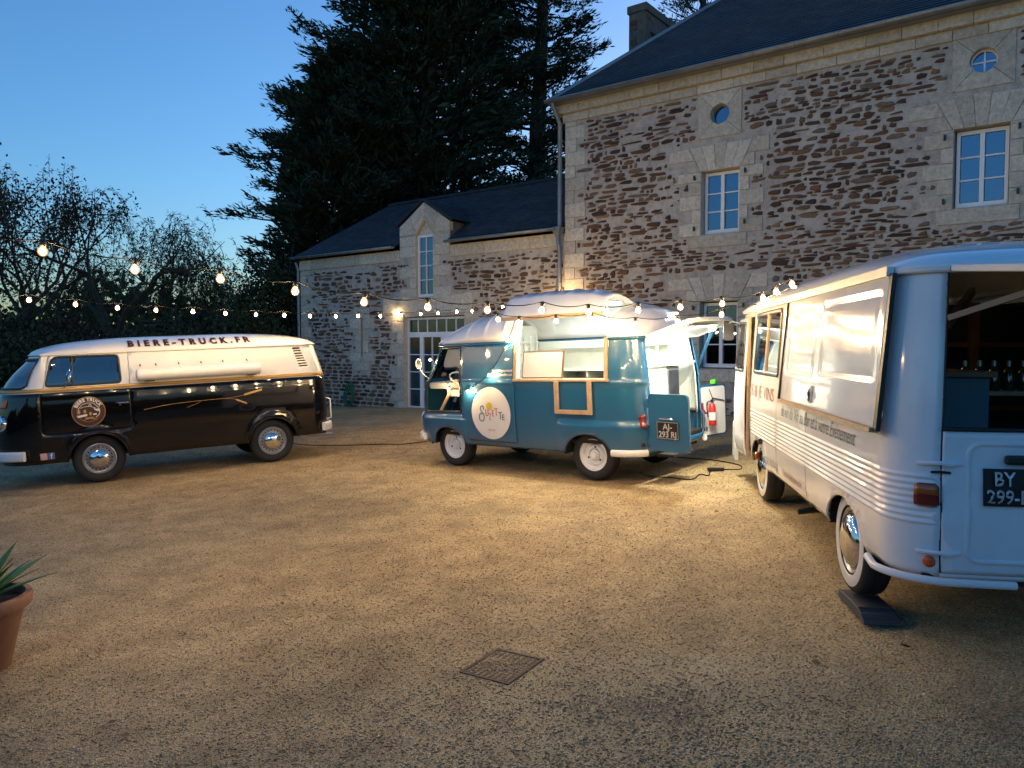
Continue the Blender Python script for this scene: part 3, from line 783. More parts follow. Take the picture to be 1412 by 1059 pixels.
def gutter_run(parent, a, b, r=0.07):
    a, b = Vector(a), Vector(b); d = (b-a).normalized(); m = MB(); n = 10; prof = [(math.cos(PI+PI*k/n), math.sin(PI+PI*k/n)) for k in range(n+1)]
    sd = Vector((d.y, -d.x, 0)); v = []
    for p in (a, b): v += [p+sd*(r*x)+Vector((0, 0, r*y)) for x, y in prof]
    f = [(k, k+1, n+2+k, n+1+k) for k in range(n)]
    g = pydata('gutter', v, f, M['zinc'], parent, True); solid(g, 0.006, 0)
    L = (b-a).length
    for k in range(int(L/0.75)+1):
        c = a+d*(0.2+k*0.75)
        if (c-a).length < L: MB().tube([c+sd*(r*1.08*x)+Vector((0, 0, r*1.08*y)) for x, y in prof], 0.008, 5).build('gutter_bracket', M['zinc'], g)
    return g

def main_house():
    so = 9.0; t = thing('stone_house', 'tall rubble-stone house with pale dressed-stone quoins and slate hip roof', 'house', fmat(so))
    s0, s1, zb, zt = 5.10, 19.0, -0.5, 6.98; D = 9.0
    wins = [(8.34, 9.12, 4.00, 5.25), (8.34, 9.12, 1.32, 2.66), (12.76, 13.54, 4.04, 5.33), (12.76, 13.54, 1.32, 2.66)]
    oc = [(8.71, 6.33, 0.195), (13.15, 6.38, 0.195)]
    holes = [[(a, c), (b, c), (b, d), (a, d)] for a, b, c, d in wins]+[circ(x, z, r, 24) for x, z, r in oc]
    w = wall_panel(t, [(s0, zb), (s1, zb), (s1, zt), (s0, zt)], holes, so)
    b = MB(); a, c = s0-so, s1-so
    zw = 7.38
    b.add([(a, 0, zb), (a, D, zb), (a, D, zw), (a, 0, zw)], [(0, 1, 2, 3)]).add([(c, 0, zb), (c, D, zb), (c, D, zw), (c, 0, zw)], [(0, 1, 2, 3)]).add([(a, D, zb), (c, D, zb), (c, D, zw), (a, D, zw)], [(0, 1, 2, 3)]).add([(a, 0.05, zt-0.05), (c, 0.05, zt-0.05), (c, 0.05, zw), (a, 0.05, zw)], [(0, 1, 2, 3)])
    b.add([(a, 0.01, 3.3), (c, 0.01, 3.3), (c, D, 3.3), (a, D, 3.3)], [(0, 1, 2, 3)])
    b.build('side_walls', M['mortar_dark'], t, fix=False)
    blk = blockfn(t, so); ex = []
    def put(a, b, c, d, **k): ex.append((a, b, c, d)); return blk((a, b, c, d), **k)
    # quoins
    z = zb; i = 0
    while z < 6.75:
        h = rng.uniform(0.25, 0.31); h = min(h, 6.78-z); put(5.085, 5.085+(0.52 if i % 2 else 0.27)+rng.uniform(-0.03, 0.03), z, z+h, name='quoin'); z += h; i += 1
    # cornice: two courses of blocks
    x = s0-0.06
    while x < s1:
        L = rng.uniform(0.5, 0.75); blk((x, min(x+L, s1), 6.78, 6.955), 'cornice_stone', 0.05, 0.003); blk((x-0.2, min(x+L-0.2, s1), 6.96, 7.16), 'cornice_stone', 0.15, 0.003); x += L
    ex.append((s0-1, s1+1, 6.76, 7.3))
    # windows with their surrounds
    for k, (a, b2, c, d) in enumerate(wins):
        sash(t, so, a+0.02, b2-0.02, c+0.02, d-0.02, 0.16, 1, 3)
        m = (a+b2)/2; z = c-0.02; i = 0
        while z < d-0.01:
            h = min(rng.uniform(0.24, 0.29), d-z); put(a-(0.47 if i % 2 == 0 else 0.22)+rng.uniform(-0.03, 0.03), a, z, z+h, name='jamb_stone'); put(b2, b2+(0.47 if i % 2 == 0 else 0.2)+rng.uniform(-0.03, 0.03), z, z+h, name='jamb_stone'); z += h; i += 1
        blk((a-0.24, b2+0.16, c-0.26, c-0.02), 'window_sill', 0.03); ex.append((a-0.26, b2+0.18, c-0.28, c))
        # flat arch of five splayed stones between two long ones
        xs0 = [a-0.02+(b2-a+0.04)*q/5 for q in range(6)]; xs1 = [a-0.26+(b2-a+0.52)*q/5 for q in range(6)]
        for q in range(5): blk([(xs0[q], d), (xs0[q+1], d), (xs1[q+1], d+0.5+0.04*(q == 2)), (xs1[q], d+0.5+0.04*(q == 2))], 'lintel_stone', 0.024, 0.003)
        blk([(a-0.70, d+0.24), (a-0.15, d+0.24), (a-0.265, d+0.49), (a-0.70, d+0.47)], 'lintel_stone'); blk([(b2+0.15, d+0.24), (b2+0.58, d+0.24), (b2+0.58, d+0.52), (b2+0.265, d+0.52)], 'lintel_stone')
        blk([(a-0.30, d), (a-0.02, d), (a-0.14, d+0.235), (a-0.30, d+0.235)], 'lintel_stone'); blk([(b2+0.02, d), (b2+0.3, d), (b2+0.3, d+0.235), (b2+0.14, d+0.235)], 'lintel_stone')
        ex.append((a-0.72, b2+0.6, d+0.22, d+0.56)); ex.append((a-0.32, b2+0.32, d-0.02, d+0.3))
        for sx, zz in ((a-0.13, c+0.12), (b2+0.13, c+0.17), (a-0.13, d-0.12), (b2+0.13, d-0.1)):
            MB().box(sx-so-0.012, sx-so+0.012, -0.06, 0, zz-0.03, zz+0.03).box(sx-so-0.018, sx-so+0.018, -0.075, -0.055, zz-0.045, zz+0.05).build('shutter_hinge', M['black_plastic'], t)
    for k, (x, z, r) in enumerate(oc):
        H = 0.44; corners = [45, 135, 225, 315]
        for q in range(4):
            a0 = R(corners[q]); a1 = R(corners[q]+90); arc = [(x+r*math.cos(a1+(a0-a1)*j/8), z+r*math.sin(a1+(a0-a1)*j/8)) for j in range(9)]
            po = [(x+H*(1 if math.cos(a0) > 0 else -1), z+H*(1 if math.sin(a0) > 0 else -1)), (x+H*(1 if math.cos(a1) > 0 else -1), z+H*(1 if math.sin(a1) > 0 else -1))]
            blk(po+arc, 'oculus_stone', 0.024, 0.003)
        ex.append((x-H-0.01, x+H+0.01, z-H-0.01, z+H+0.01))
        fr = MB().lathe([(r*1.0, 0.11), (r*1.0, 0.16), (r*0.86, 0.16), (r*0.86, 0.11), (r*1.0, 0.11)], 28, Matrix.Translation((x-so, 0, z)) @ Matrix.Rotation(R(-90), 4, 'X'))
        if k == 1: fr.box(x-so-0.012, x-so+0.012, 0.115, 0.15, z-r*0.9, z+r*0.9).box(x-so-r*0.9, x-so-0.012, 0.115, 0.15, z-0.012, z+0.012).box(x-so+0.012, x-so+r*0.9, 0.115, 0.15, z-0.012, z+0.012)
        f = fr.build('round_window', M['joinery'] if k else M['zinc'], t)
        pydata('pane', [(p[0]-so, 0.135, p[1]) for p in circ(x, z, r*0.9, 24)], [tuple(range(24))], M['house_glass'], f)
    def keep(x, z, h):
        for a, b, c, d in ex:
            if a-0.02 < x < b+0.02 and c-h/2-0.01 < z < d+h/2+0.01: return False
        for a, b, c, d in wins:
            if a-0.03 < x < b+0.03 and c-h/2 < z < d+h/2: return False
        return True
    rubble(w, s0, 14.6, 0.0, 6.74, keep, so, 0.86)
    # roof
    e0, tn = -0.34, 0.87; za = 7.20; sl = s0-0.27; sr = s1+0.3; rd = 4.5; zr = za+(rd-e0)*tn; x0 = sl+(rd-e0); L = lambda s, d, z: (s-so, d, z)
    rf = slates('roof', L(sl, e0, za), L(sr, e0, za), L(sr, rd, zr), L(x0, rd, zr), t)
    slates('roof_slope', L(sl, 2*rd-e0, za), L(sl, e0, za), L(x0, rd, zr), L(x0, rd, zr), rf); slates('roof_slope', L(sr, 2*rd-e0, za), L(sl, 2*rd-e0, za), L(x0, rd, zr), L(sr, rd, zr), rf)
    MB().tube([L(sl, e0, za+0.02), L(x0, rd, zr+0.02)], 0.05, 6).build('hip_tiles', M['zinc'], rf)
    gutter_run(t, L(sl-0.02, e0-0.05, za+0.02), L(sr, e0-0.05, za+0.02), 0.075)
    MB().box(sl-so, sr-so, e0+0.02, 0.02, za-0.06, za-0.03).build('soffit', M['zinc'], t)
    # chimney on the hip
    ch = MB(); cx0, cx1, cd0, cd1 = 5.30, 5.76, 2.5, 4.6
    ch.box(cx0-so, cx1-so, cd0, cd1, 7.3, 9.95); c = ch.build('chimney', M['mortar_dark'], t, bev=0.01)
    MB().box(cx0-so-0.04, cx1-so+0.04, cd0-0.04, cd1+0.04, 9.95, 10.14).build('chimney_cap', M['mortar_dark'], c, bev=0.02)
    for k in range(90):   # bricks of the stack's right and front faces
        z = 7.5+rng.randrange(20)*0.12
        if k % 4: p = cd0+0.05+rng.randrange(9)*0.22; MB().box(cx1-so-0.02, cx1-so+0.012, p, p+0.19, z, z+0.10).build('brick', M['schist'], c)
        else: p = cx0+0.03+rng.randrange(2)*0.21; MB().box(p-so, p-so+0.19, cd0-0.012, cd0+0.02, z, z+0.10).build('brick', M['schist'], c)
    # downpipe and hopper at the corner with the wing
    px = 5.0-so; d = MB().tube([(px, -0.42, 7.15), (px, -0.30, 7.0), (px, -0.1, 6.75), (px, -0.1, 4.45)], 0.05, 10).build('downpipe', M['zinc'], t, True)
    MB().lathe([(0.05, -0.28), (0.055, -0.12), (0.13, 0.0), (0.14, 0.1), (0.12, 0.1), (0.05, -0.1)], 4, Matrix.Translation((px, -0.16, 4.35)) @ Matrix.Rotation(R(45), 4, 'Z')).build('hopper', M['zinc'], d)
    MB().tube([(px, -0.16, 4.15), (px, -0.1, 3.9), (px, -0.1, 0.3)], 0.045, 10).build('lower_pipe', M['zinc'], d, True)
    for z in (6.3, 5.2, 3.2, 1.8, 0.8): MB().lathe([(0.056, -0.02), (0.06, 0), (0.056, 0.02)], 12, Matrix.Translation((px, -0.1, z))).build('pipe_collar', M['zinc'], d)
main_house()

def wing():
    so = 0.0; t = thing('house_wing', 'low rubble-stone wing with pointed stone dormer and white glazed door', 'house', fmat(so))
    s0, s1, zb, zt = -4.40, 5.08, -0.6, 4.32; D = 5.0
    dr = (-0.06, 2.08, 0.10, 2.56); dw = (0.44, 0.98, 3.08, 4.68); sl_ = (-1.765, -1.69, 1.49, 2.60); cxm = 0.71
    gable = [(-0.19, zt), (-0.19, 4.95), (cxm, 5.52), (1.61, 4.95), (1.61, zt)]
    arch = [(0.40, 3.06), (1.02, 3.06), (1.02, 4.70), (cxm, 5.06), (0.40, 4.70)]
    holes = [[(dr[0], dr[2]), (dr[1], dr[2]), (dr[1], dr[3]), (dr[0], dr[3])], arch, [(sl_[0], sl_[2]), (sl_[1], sl_[2]), (sl_[1], sl_[3]), (sl_[0], sl_[3])]]
    w = wall_panel(t, [(s0, zb), (s1, zb), (s1, zt)]+gable[::-1]+[(s0, zt)], holes, so)
    b = MB()
    zw = 4.5
    b.add([(s0, 0, zb), (s0, D, zb), (s0, D, zw), (s0, 0, zw)], [(0, 1, 2, 3)]).add([(s0, D, zb), (s1, D, zb), (s1, D, zw), (s0, D, zw)], [(0, 1, 2, 3)]).add([(s0, 0.01, 2.9), (s1, 0.01, 2.9), (s1, D, 2.9), (s0, D, 2.9)], [(0, 1, 2, 3)])
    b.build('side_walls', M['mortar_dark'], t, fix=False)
    blk = blockfn(t, so); ex = [(s0, s1, 4.03, 6)]
    def put(a, b, c, d, **k): ex.append((a, b, c, d)); return blk((a, b, c, d), **k)
    # left quoins
    z = 0.55; i = 0
    while z < 4.0: h = min(rng.uniform(0.27, 0.33), 4.03-z); put(s0-0.015, s0+(0.42 if i % 2 else 0.24), z, z+h, name='quoin'); z += h; i += 1
    # pale band under the eaves
    for a, b2 in ((s0-0.02, -0.2), (1.62, s1-0.05)):
        x = a
        while x < b2-0.05: L = min(rng.uniform(0.5, 0.8), b2-x); blk((x, x+L, 4.05, 4.34), 'cornice_stone', 0.045, 0.003); x += L
    # dormer stones
    z = 3.02; i = 0
    while z < 4.7:
        h = min(rng.uniform(0.26, 0.3), 4.70-z); e = 0.22 if i % 2 else 0.58
        if z > 3.95: e = 0.585
        put(0.40-e, 0.40, z, z+h, name='dormer_stone'); put(1.02, 1.02+e, z, z+h, name='dormer_stone'); z += h; i += 1
    blk([(-0.19, 4.71), (0.40, 4.71), (0.40, 4.72), (0.20, 5.18), (-0.19, 4.95)], 'dormer_stone'); blk([(1.61, 4.71), (1.61, 4.95), (1.22, 5.18), (1.02, 4.72), (1.02, 4.71)], 'dormer_stone')
    blk([(0.41, 4.73), (cxm, 5.075), (cxm, 5.52), (0.21, 5.19)], 'dormer_stone', 0.024); blk([(1.01, 4.73), (1.21, 5.19), (cxm, 5.52), (cxm, 5.075)], 'dormer_stone', 0.024)
    for sg in (-1, 1): MB().bar((cxm+sg*0.44, -0.03, 4.83), (cxm, -0.03, 5.30), 0.035, 0.035).build('drip_moulding', M['limestone'], t)
    blk((0.36, 1.06, 2.98, 3.05), 'window_sill', 0.06)
    MB().prism([(0.40, 4.68), (1.02, 4.68), (cxm, 5.06)], 0.09, 0.2).build('tympanum', M['limestone'], t)
    sash(t, so, 0.405, 1.015, dw[2]-0.01, dw[3]+0.0, 0.08, 2, 4, leaf=1, stile=0.065)
    # door: big lintel, quoins, white joinery
    blk([(-0.84, 2.63), (1.15, 2.63), (1.15, 3.0), (0.6, 3.04), (-0.1, 3.09), (-0.80, 3.07), (-0.84, 3.0)], 'door_lintel', 0.03); blk([(1.15, 2.63), (2.32, 2.63), (2.32, 3.12), (1.9, 3.1), (1.15, 2.99)], 'door_lintel', 0.03); ex.append((-0.86, 2.34, 2.6, 3.12))
    z = -0.3; i = 0
    while z < 2.6: h = min(rng.uniform(0.27, 0.33), 2.62-z); put(dr[0]-(0.45 if i % 2 == 0 else 0.24), dr[0], z, z+h, name='jamb_stone'); put(dr[1], dr[1]+(0.45 if i % 2 == 0 else 0.24), z, z+h, name='jamb_stone'); z += h; i += 1
    zt_ = dr[3]-0.02; ztr = 2.08
    d = sash(t, so, dr[0]+0.01, dr[1]-0.01, ztr, zt_, 0.14, 6, 1, 'door_transom', 1); sash(t, so, dr[0]+0.01, 0.46, dr[2], ztr-0.003, 0.14, 1, 4, 'side_light', 1)
    for k, (a, b2) in enumerate(((0.463, 1.26), (1.263, dr[1]-0.01))):
        lf = sash(t, so, a, b2, dr[2], ztr-0.003, 0.12, 2, 4, 'door_leaf', 1, stile=0.085)
        if k == 0: MB().tube([(b2-0.04, 0.08, 1.05), (b2-0.04, 0.04, 1.05), (b2-0.15, 0.04, 1.05)], 0.012, 8).build('handle', M['steel'], lf)
    MB().box(dr[0]-0.1, dr[1]+0.1, -0.12, 0.3, -0.3, 0.09).build('door_step', M['limestone'], t, bev=0.01)
    # arrow slit
    cx = -1.727
    rows = [(2.56, 2.83, 0.30), (2.27, 2.555, 0.46), (1.93, 2.265, 0.24), (1.60, 1.925, 0.24), (1.36, 1.595, 0.47), (1.10, 1.355, 0.30)]
    for za, zc, hw in rows:
        if za > 2.55 or zc < 1.45: put(cx-hw, cx+hw, za, zc, name='slit_stone')
        else: put(cx-hw, cx-0.04, za, zc, name='slit_stone'); put(cx+0.04, cx+hw, za, zc, name='slit_stone')
    MB().box(sl_[0]-0.02, sl_[1]+0.02, 0.2, 0.24, sl_[2]-0.02, sl_[3]+0.02).build('slit_back', M['black_plastic'], t)
    def keep(x, z, h):
        for a, b, c, d2 in ex:
            if a-0.02 < x < b+0.02 and c-h/2-0.01 < z < d2+h/2+0.01: return False
        if dr[0]-0.03 < x < dr[1]+0.03 and z < dr[3]+0.05: return False
        if 0.38 < x < 1.04 and 3.0 < z: return False
        return True
    rubble(w, s0, s1, -0.35, 4.03, keep, so, 0.82, dense_below=1.25)
    # roof, hipped at the left end, with the dormer's little saddle roof
    e0 = -0.18; za = 4.42; rd = 2.5; zr = 6.2; L = lambda s, d, z: (s-so, d, z); sl = s0-0.22
    zd = lambda d: za+(d-e0)*(zr-za)/(rd-e0)
    rf = slates('roof', L(sl, e0, za), L(-0.2, e0, za), L(-0.2, rd, zr), L(-3.25, rd, zr), t)
    slates('roof_slope', L(1.62, e0, za), L(s1, e0, za), L(s1, rd, zr), L(1.62, rd, zr), rf); slates('roof_slope', L(-0.2, 0.16, zd(0.16)), L(1.62, 0.16, zd(0.16)), L(1.62, rd, zr), L(-0.2, rd, zr), rf)
    slates('roof_slope', L(sl, 2*rd-e0, za), L(sl, e0, za), L(-3.25, rd, zr), L(-3.25, rd, zr), rf); slates('roof_slope', L(s1, 2*rd-e0, za), L(sl, 2*rd-e0, za), L(-3.25, rd, zr), L(s1, rd, zr), rf)
    for k in range(22):
        x = -3.2+k*0.375
        MB().tube([L(x, rd, zr+0.0), L(x+0.4, rd, zr+0.018)], 0.075, 8).build('ridge_tile', M['slate'], rf)
    gutter_run(t, L(sl, e0-0.06, za+0.01), L(-0.22, e0-0.06, za+0.01), 0.06); gutter_run(t, L(1.64, e0-0.06, za+0.01), L(s1-0.1, e0-0.06, za+0.01), 0.06)
    pk = 5.60; oh = -0.05; back = 2.3
    for sg in (-1, 1):
        a, b2 = L(cxm+sg*1.02, oh, 4.97), L(cxm+sg*1.02, back, 4.97); c, d2 = L(cxm, back, pk), L(cxm, oh, pk)
        slates('dormer_roof', a, b2, c, d2, rf) if sg > 0 else slates('dormer_roof', b2, a, d2, c, rf)
        MB().bar(L(cxm+sg*1.02, oh-0.01, 4.965), L(cxm, oh-0.01, pk-0.02), 0.02, 0.05).build('verge', M['slate'], rf)
    MB().box(-0.18, -0.14, 0, 2, 4.3, 4.95).box(1.56, 1.6, 0, 2, 4.3, 4.95).build('dormer_cheek', M['mortar_dark'], t)
    MB().tube([(s0-0.12, -0.1, 4.3), (s0-0.06, -0.06, 4.1), (s0-0.06, -0.06, -0.4)], 0.04, 8).build('downpipe', M['zinc'], t, True)
wing()
# ------------------------------------------------------------------ trees and shrubs
def leafmat(name, c0, c1, rough=0.6, trans=0.0):
    m, n, l, b = newmat(name); g = n.new('ShaderNodeNewGeometry')
    c = ramp(n, l, g.outputs['Random Per Island'], [(0.0, c0), (1.0, c1)])
    l.new(c, b.inputs['Base Color']); b.inputs['Roughness'].default_value = rough; b.inputs['Specular IOR Level'].default_value = 0.25
    return m
M['cypress'] = leafmat('cypress', (0.016, 0.030, 0.016), (0.045, 0.07, 0.035))
M['shrub'] = leafmat('shrub_leaf', (0.022, 0.03, 0.014), (0.06, 0.075, 0.03))
M['bush'] = leafmat('bush_leaf', (0.03, 0.022, 0.016), (0.08, 0.06, 0.035))
M['willow'] = leafmat('willow_leaf', (0.035, 0.05, 0.02), (0.09, 0.11, 0.04))
M['bark'] = plain('bark', (0.05, 0.04, 0.032), 0.9, var=0.3, nsc=8, bmp=0.6, bsc=20)
def blades(name, P, D, Lg, W, mat, parent, seed=1, kind=None):
    """diamond leaves: base P, direction D, length Lg, width W (arrays)"""
    g = np.random.default_rng(seed); n = len(P)
    D = D/np.linalg.norm(D, axis=1, keepdims=True); r = g.normal(size=(n, 3)); S = np.cross(D, r); S /= np.linalg.norm(S, axis=1, keepdims=True)+1e-9
    Lg = np.asarray(Lg)[:, None]; W = np.asarray(W)[:, None]
    v = np.stack([P, P+D*Lg*0.45+S*W*0.5, P+D*Lg, P+D*Lg*0.5-S*W*0.5], 1).reshape(-1, 3)
    f = np.arange(n*4).reshape(n, 4)
    return fromnp(name, v, f, mat, parent, False, kind)
def at(u, v, Y):
    """world point seen at photo pixel (u,v), at distance Y along the ground"""
    p = math.atan2(49.5, 1061); d = Vector((1, 0, 0))*((u-706)/1061)+Vector((0, math.cos(p), -math.sin(p)))-Vector((0, math.sin(p), math.cos(p)))*((v-529.5)/1061)
    return Vector((0, 0, CAM_H))+d*(Y/d.y)
def cypress(label, x, y, H, prof, zb, nl, seed, nb=20, nsp=11, group='conifers behind the wing', lean=0.0, blade=(0.14, 0.34), core=0):
    g = np.random.default_rng(seed); z0 = gz(x, y); t = thing('cypress_tree', label, 'tree', loc=(x, y, z0), group=group)
    tr = MB(); pts = [Vector((0.25*math.sin(k*0.9+seed)*(k/8)+lean*k/8, 0.2*math.cos(k*1.3+seed)*(k/8), -0.3+H*k/8)) for k in range(9)]
    tr.tube(pts, [0.55*(1-0.85*k/8)+0.03 for k in range(9)], 9); tk = tr.build('trunk', M['bark'], t, True)
    lb = MB(); P = []; D = []; Lg = []; W = []
    for i in range(nl):
        z = zb+(H-zb)*(i+g.random())/nl*0.985; fr = z/H; az = g.random()*2*PI; rad = prof(z)*(0.62+0.5*g.random())
        if g.random() < 0.12: rad *= 0.5
        base = Vector((lean*fr, 0, z)); o = Vector((math.cos(az), math.sin(az), 0)); up = 0.10+0.28*g.random()
        q = [base+o*(rad*s)+Vector((0, 0, rad*(up*s+0.16*s*s*s-0.22*s*s))) for s in (0, 0.35, 0.7, 1.0)]
        lb.tube(q, [0.09*(1-fr)+0.035, 0.06*(1-fr)+0.025, 0.03, 0.012], 5, cap=False)
        side = Vector((-o.y, o.x, 0))
        for k in range(nsp):
            s = 0.22+0.80*(k+g.random())/nsp; c = base+o*(rad*s)+Vector((0, 0, rad*(up*s+0.16*s**3-0.22*s*s)))
            sp = rad*0.20*(1.15-s)+0.28; c = c+side*((g.random()*2-1)*sp)+Vector((0, 0, (g.random()-0.35)*0.35))
            main = (o*(0.75+0.3*g.random())+side*((g.random()-0.5)*1.2)+Vector((0, 0, 0.12+0.55*g.random()))).normalized()
            Ls = 0.45+0.5*g.random()
            for j in range(nb):
                w = g.random(); dd = main+Vector((g.normal(), g.normal(), g.normal()*0.7))*0.38
                P.append(c+main*(Ls*(w-0.3))+Vector((g.normal(), g.normal(), g.normal()*0.6))*0.09); D.append(dd); L_ = blade[0]+(blade[1]-blade[0])*g.random(); Lg.append(L_); W.append(L_*0.24)
    lb.build('limbs', M['bark'], tk, True)
    for k in range(core):   # inner foliage that closes the crown
        z = zb+0.5+(H-zb-1.5)*g.random(); a = g.random()*2*PI; rr = prof(z)*0.66*math.sqrt(g.random()); q = Vector((math.cos(a)*rr+lean*z/H, math.sin(a)*rr, z+0.1*rr)); P.append(q); D.append(Vector((math.cos(a)+0.5*g.normal(), math.sin(a)+0.5*g.normal(), 0.4+0.4*g.normal()))); L_ = 0.25+0.3*g.random(); Lg.append(L_); W.append(L_*0.3)
    blades('crown', np.array([tuple(p) for p in P]), np.array([tuple(p) for p in D]), Lg, W, M['cypress'], t, seed)
    return t
def profile(tab): 
    xs, ys = zip(*tab); return lambda z: float(np.interp(z, xs, ys))
p = at(590, 480, 31)
cypress('tall dense dark cypress rising above the dormer, tallest of the conifers', p.x, p.y, 24, profile([(3, 2.6), (6, 4.2), (9, 4.6), (12, 4.8), (16, 4.9), (20, 3.6), (24, 0.5)]), 3.2, 270, 3, 34, 18, core=24000)
p = at(480, 480, 30)
cypress('broad dark cypress with a stepped left edge over the wing roof', p.x, p.y, 12.8, profile([(1.5, 3.0), (4, 3.6), (6.5, 4.0), (9, 3.3), (11, 2.1), (12.8, 0.3)]), 1.6, 200, 8, 34, 15, core=18000)
p = at(742, 480, 33)
cypress('thin open cypress with sky showing between boughs beside the tall house', p.x, p.y, 22, profile([(4, 1.4), (8, 1.9), (12, 2.7), (16, 3.0), (19, 2.2), (22, 0.4)]), 5.0, 130, 15, 28, 11, core=1200)
p = at(960, 480, 42)
cypress('dark conifer top showing behind the chimney', p.x, p.y, 22.5, profile([(8, 2.0), (14, 3.8), (18, 3.4), (22.5, 0.4)]), 8.0, 70, 21, 16, 10)
def branching(base, dirv, L, r, depth, g, out, tips, spread=0.6, up=0.15, n=3, shrink=0.72):
    d = Vector(dirv).normalized(); p = Vector(base); pts = [p.copy()]; rs = [r]; steps = 4
    for k in range(steps):
        d = (d+Vector((g.normal(), g.normal(), g.normal()))*0.16+Vector((0, 0, up*0.3))).normalized(); p = p+d*(L/steps); pts.append(p.copy()); rs.append(r*(1-0.5*(k+1)/steps))
    out.tube(pts, rs, 5 if depth < 3 else 6, cap=False)
    if depth <= 2:
        for q in pts[1:]: tips.append((q, d.copy()))
    if depth <= 0: return
    for k in range(n):
        a = g.normal(size=3); nd = (d+Vector(a)*spread+Vector((0, 0, up))).normalized()
        branching(pts[-1 if k else -2], nd, L*shrink*(0.8+0.4*g.random()), r*0.52, depth-1, g, out, tips, spread, up, n, shrink)
def broadleaf(name, label, x, y, H, r, seed, leafsz, nleaf, mat, depth=4, n=3, spread=0.55, up=0.2, trunks=1, group=None, shrink=0.72, drop=None, L0=0.3):
    g = np.random.default_rng(seed); t = thing(name, label, 'tree', loc=(x, y, gz(x, y)-0.1), group=group); out = MB(); tips = []
    for k in range(trunks):
        a = 2*PI*k/max(1, trunks)+seed; b = Vector((0.25*math.cos(a), 0.25*math.sin(a), 0)) if trunks > 1 else Vector()
        branching(b, (0.3*math.cos(a)*(trunks > 1)+0.05*g.normal(), 0.3*math.sin(a)*(trunks > 1), 1), H*L0, r, depth, g, out, tips, spread, up, n, shrink)
    zs = max(q.z for q, _ in tips); sc = H/zs
    out.v = [v*sc for v in out.v]; tips = [(q*sc, d) for q, d in tips]
    tk = out.build('trunk', M['bark'], t, True)
    T = np.array([tuple(q) for q, _ in tips]); TD = np.array([tuple(d) for _, d in tips])
    if drop is None:
        i = g.integers(0, len(T), nleaf); P = T[i]+g.normal(size=(nleaf, 3))*np.array([0.17, 0.17, 0.15]); D = TD[i]*0.4+g.normal(size=(nleaf, 3)); Lg = leafsz*(0.6+0.8*g.random(nleaf))
        blades('crown', P, D, Lg, Lg*0.6, mat, t, seed)
    else:
        # hanging strands
        P = []; D = []; Lg = []; st = MB()
        for k in g.integers(0, len(T), drop):
            p = Vector(T[k])+Vector((g.normal(), g.normal(), g.normal()))*0.3; d = Vector(TD[k])*0.5+Vector((g.normal()*0.4, g.normal()*0.4, 0.1)); L_ = 0.6+1.5*g.random(); q = p.copy(); pts = [q.copy()]
            for s in range(7):
                d = (d+Vector((0, 0, -0.42))).normalized(); q = q+d*(L_/7); pts.append(q.copy())
                for j in range(4): P.append(q+Vector((g.normal(), g.normal(), g.normal()))*0.035); D.append(d+Vector((g.normal(), g.normal(), g.normal()))*0.45); Lg.append(leafsz*(0.6+0.7*g.random()))
            st.tube(pts, 0.006, 3, cap=False)
        st.build('twigs', M['bark'], tk); blades('crown', np.array([tuple(a) for a in P]), np.array([tuple(a) for a in D]), np.array(Lg), np.array(Lg)*0.24, mat, t, seed)
    return t
p = at(48, 480, 25); broadleaf('bushy_tree', 'small open-crowned tree with reddish sparse leaves at the far edge of the yard', p.x, p.y, 7.9, 0.13, 5, 0.11, 5200, M['bush'], 4, 3, 0.42, 0.24, 2, 'trees beyond the black van')
p = at(182, 480, 26); broadleaf('willow_tree', 'rounded willow with drooping strands behind the black van', p.x, p.y, 8.1, 0.22, 9, 0.14, 0, M['willow'], 4, 3, 0.62, 0.10, 2, 'trees beyond the black van', 0.74, 1500)
p = at(292, 480, 27); broadleaf('willow_tree', 'low thin willow showing between the willow and the dark shrubs', p.x, p.y, 4.9, 0.12, 14, 0.15, 0, M['willow'], 4, 3, 0.55, 0.10, 1, 'trees beyond the black van', 0.72, 700)
# leaning limb low on the willow, bare against the sky
q = [at(168, 440, 25.5), at(190, 412, 25.5), at(207, 398, 25.4), at(215, 383, 25.3), at(232, 373, 25.2), at(262, 378, 25.1)]
tl = thing('leaning_tree', 'bare leaning trunk curving right against the sky below the willow', 'tree', loc=tuple(at(168, 440, 25.5)), group='trees beyond the black van')
o0 = at(168, 440, 25.5); q = [a-o0 for a in q]; lm = MB().tube(catmull([Vector((-0.3, 0, -1.6))]+q, 5), 0.09, 6); lm.tube(catmull([q[1], at(208, 404, 25.4)-o0, at(222, 394, 25.3)-o0, at(240, 384, 25.2)-o0], 5), 0.05, 5); lm.build('trunk', M['bark'], tl, True)
g_ = np.random.default_rng(77); bp = np.array([tuple(q[-1])]*500)+g_.normal(size=(500, 3))*np.array([0.7, 0.5, 0.35]); blades('crown', bp, g_.normal(size=(500, 3)), 0.1+0.1*g_.random(500), 0.06+0*g_.random(500), M['willow'], tl, 4)
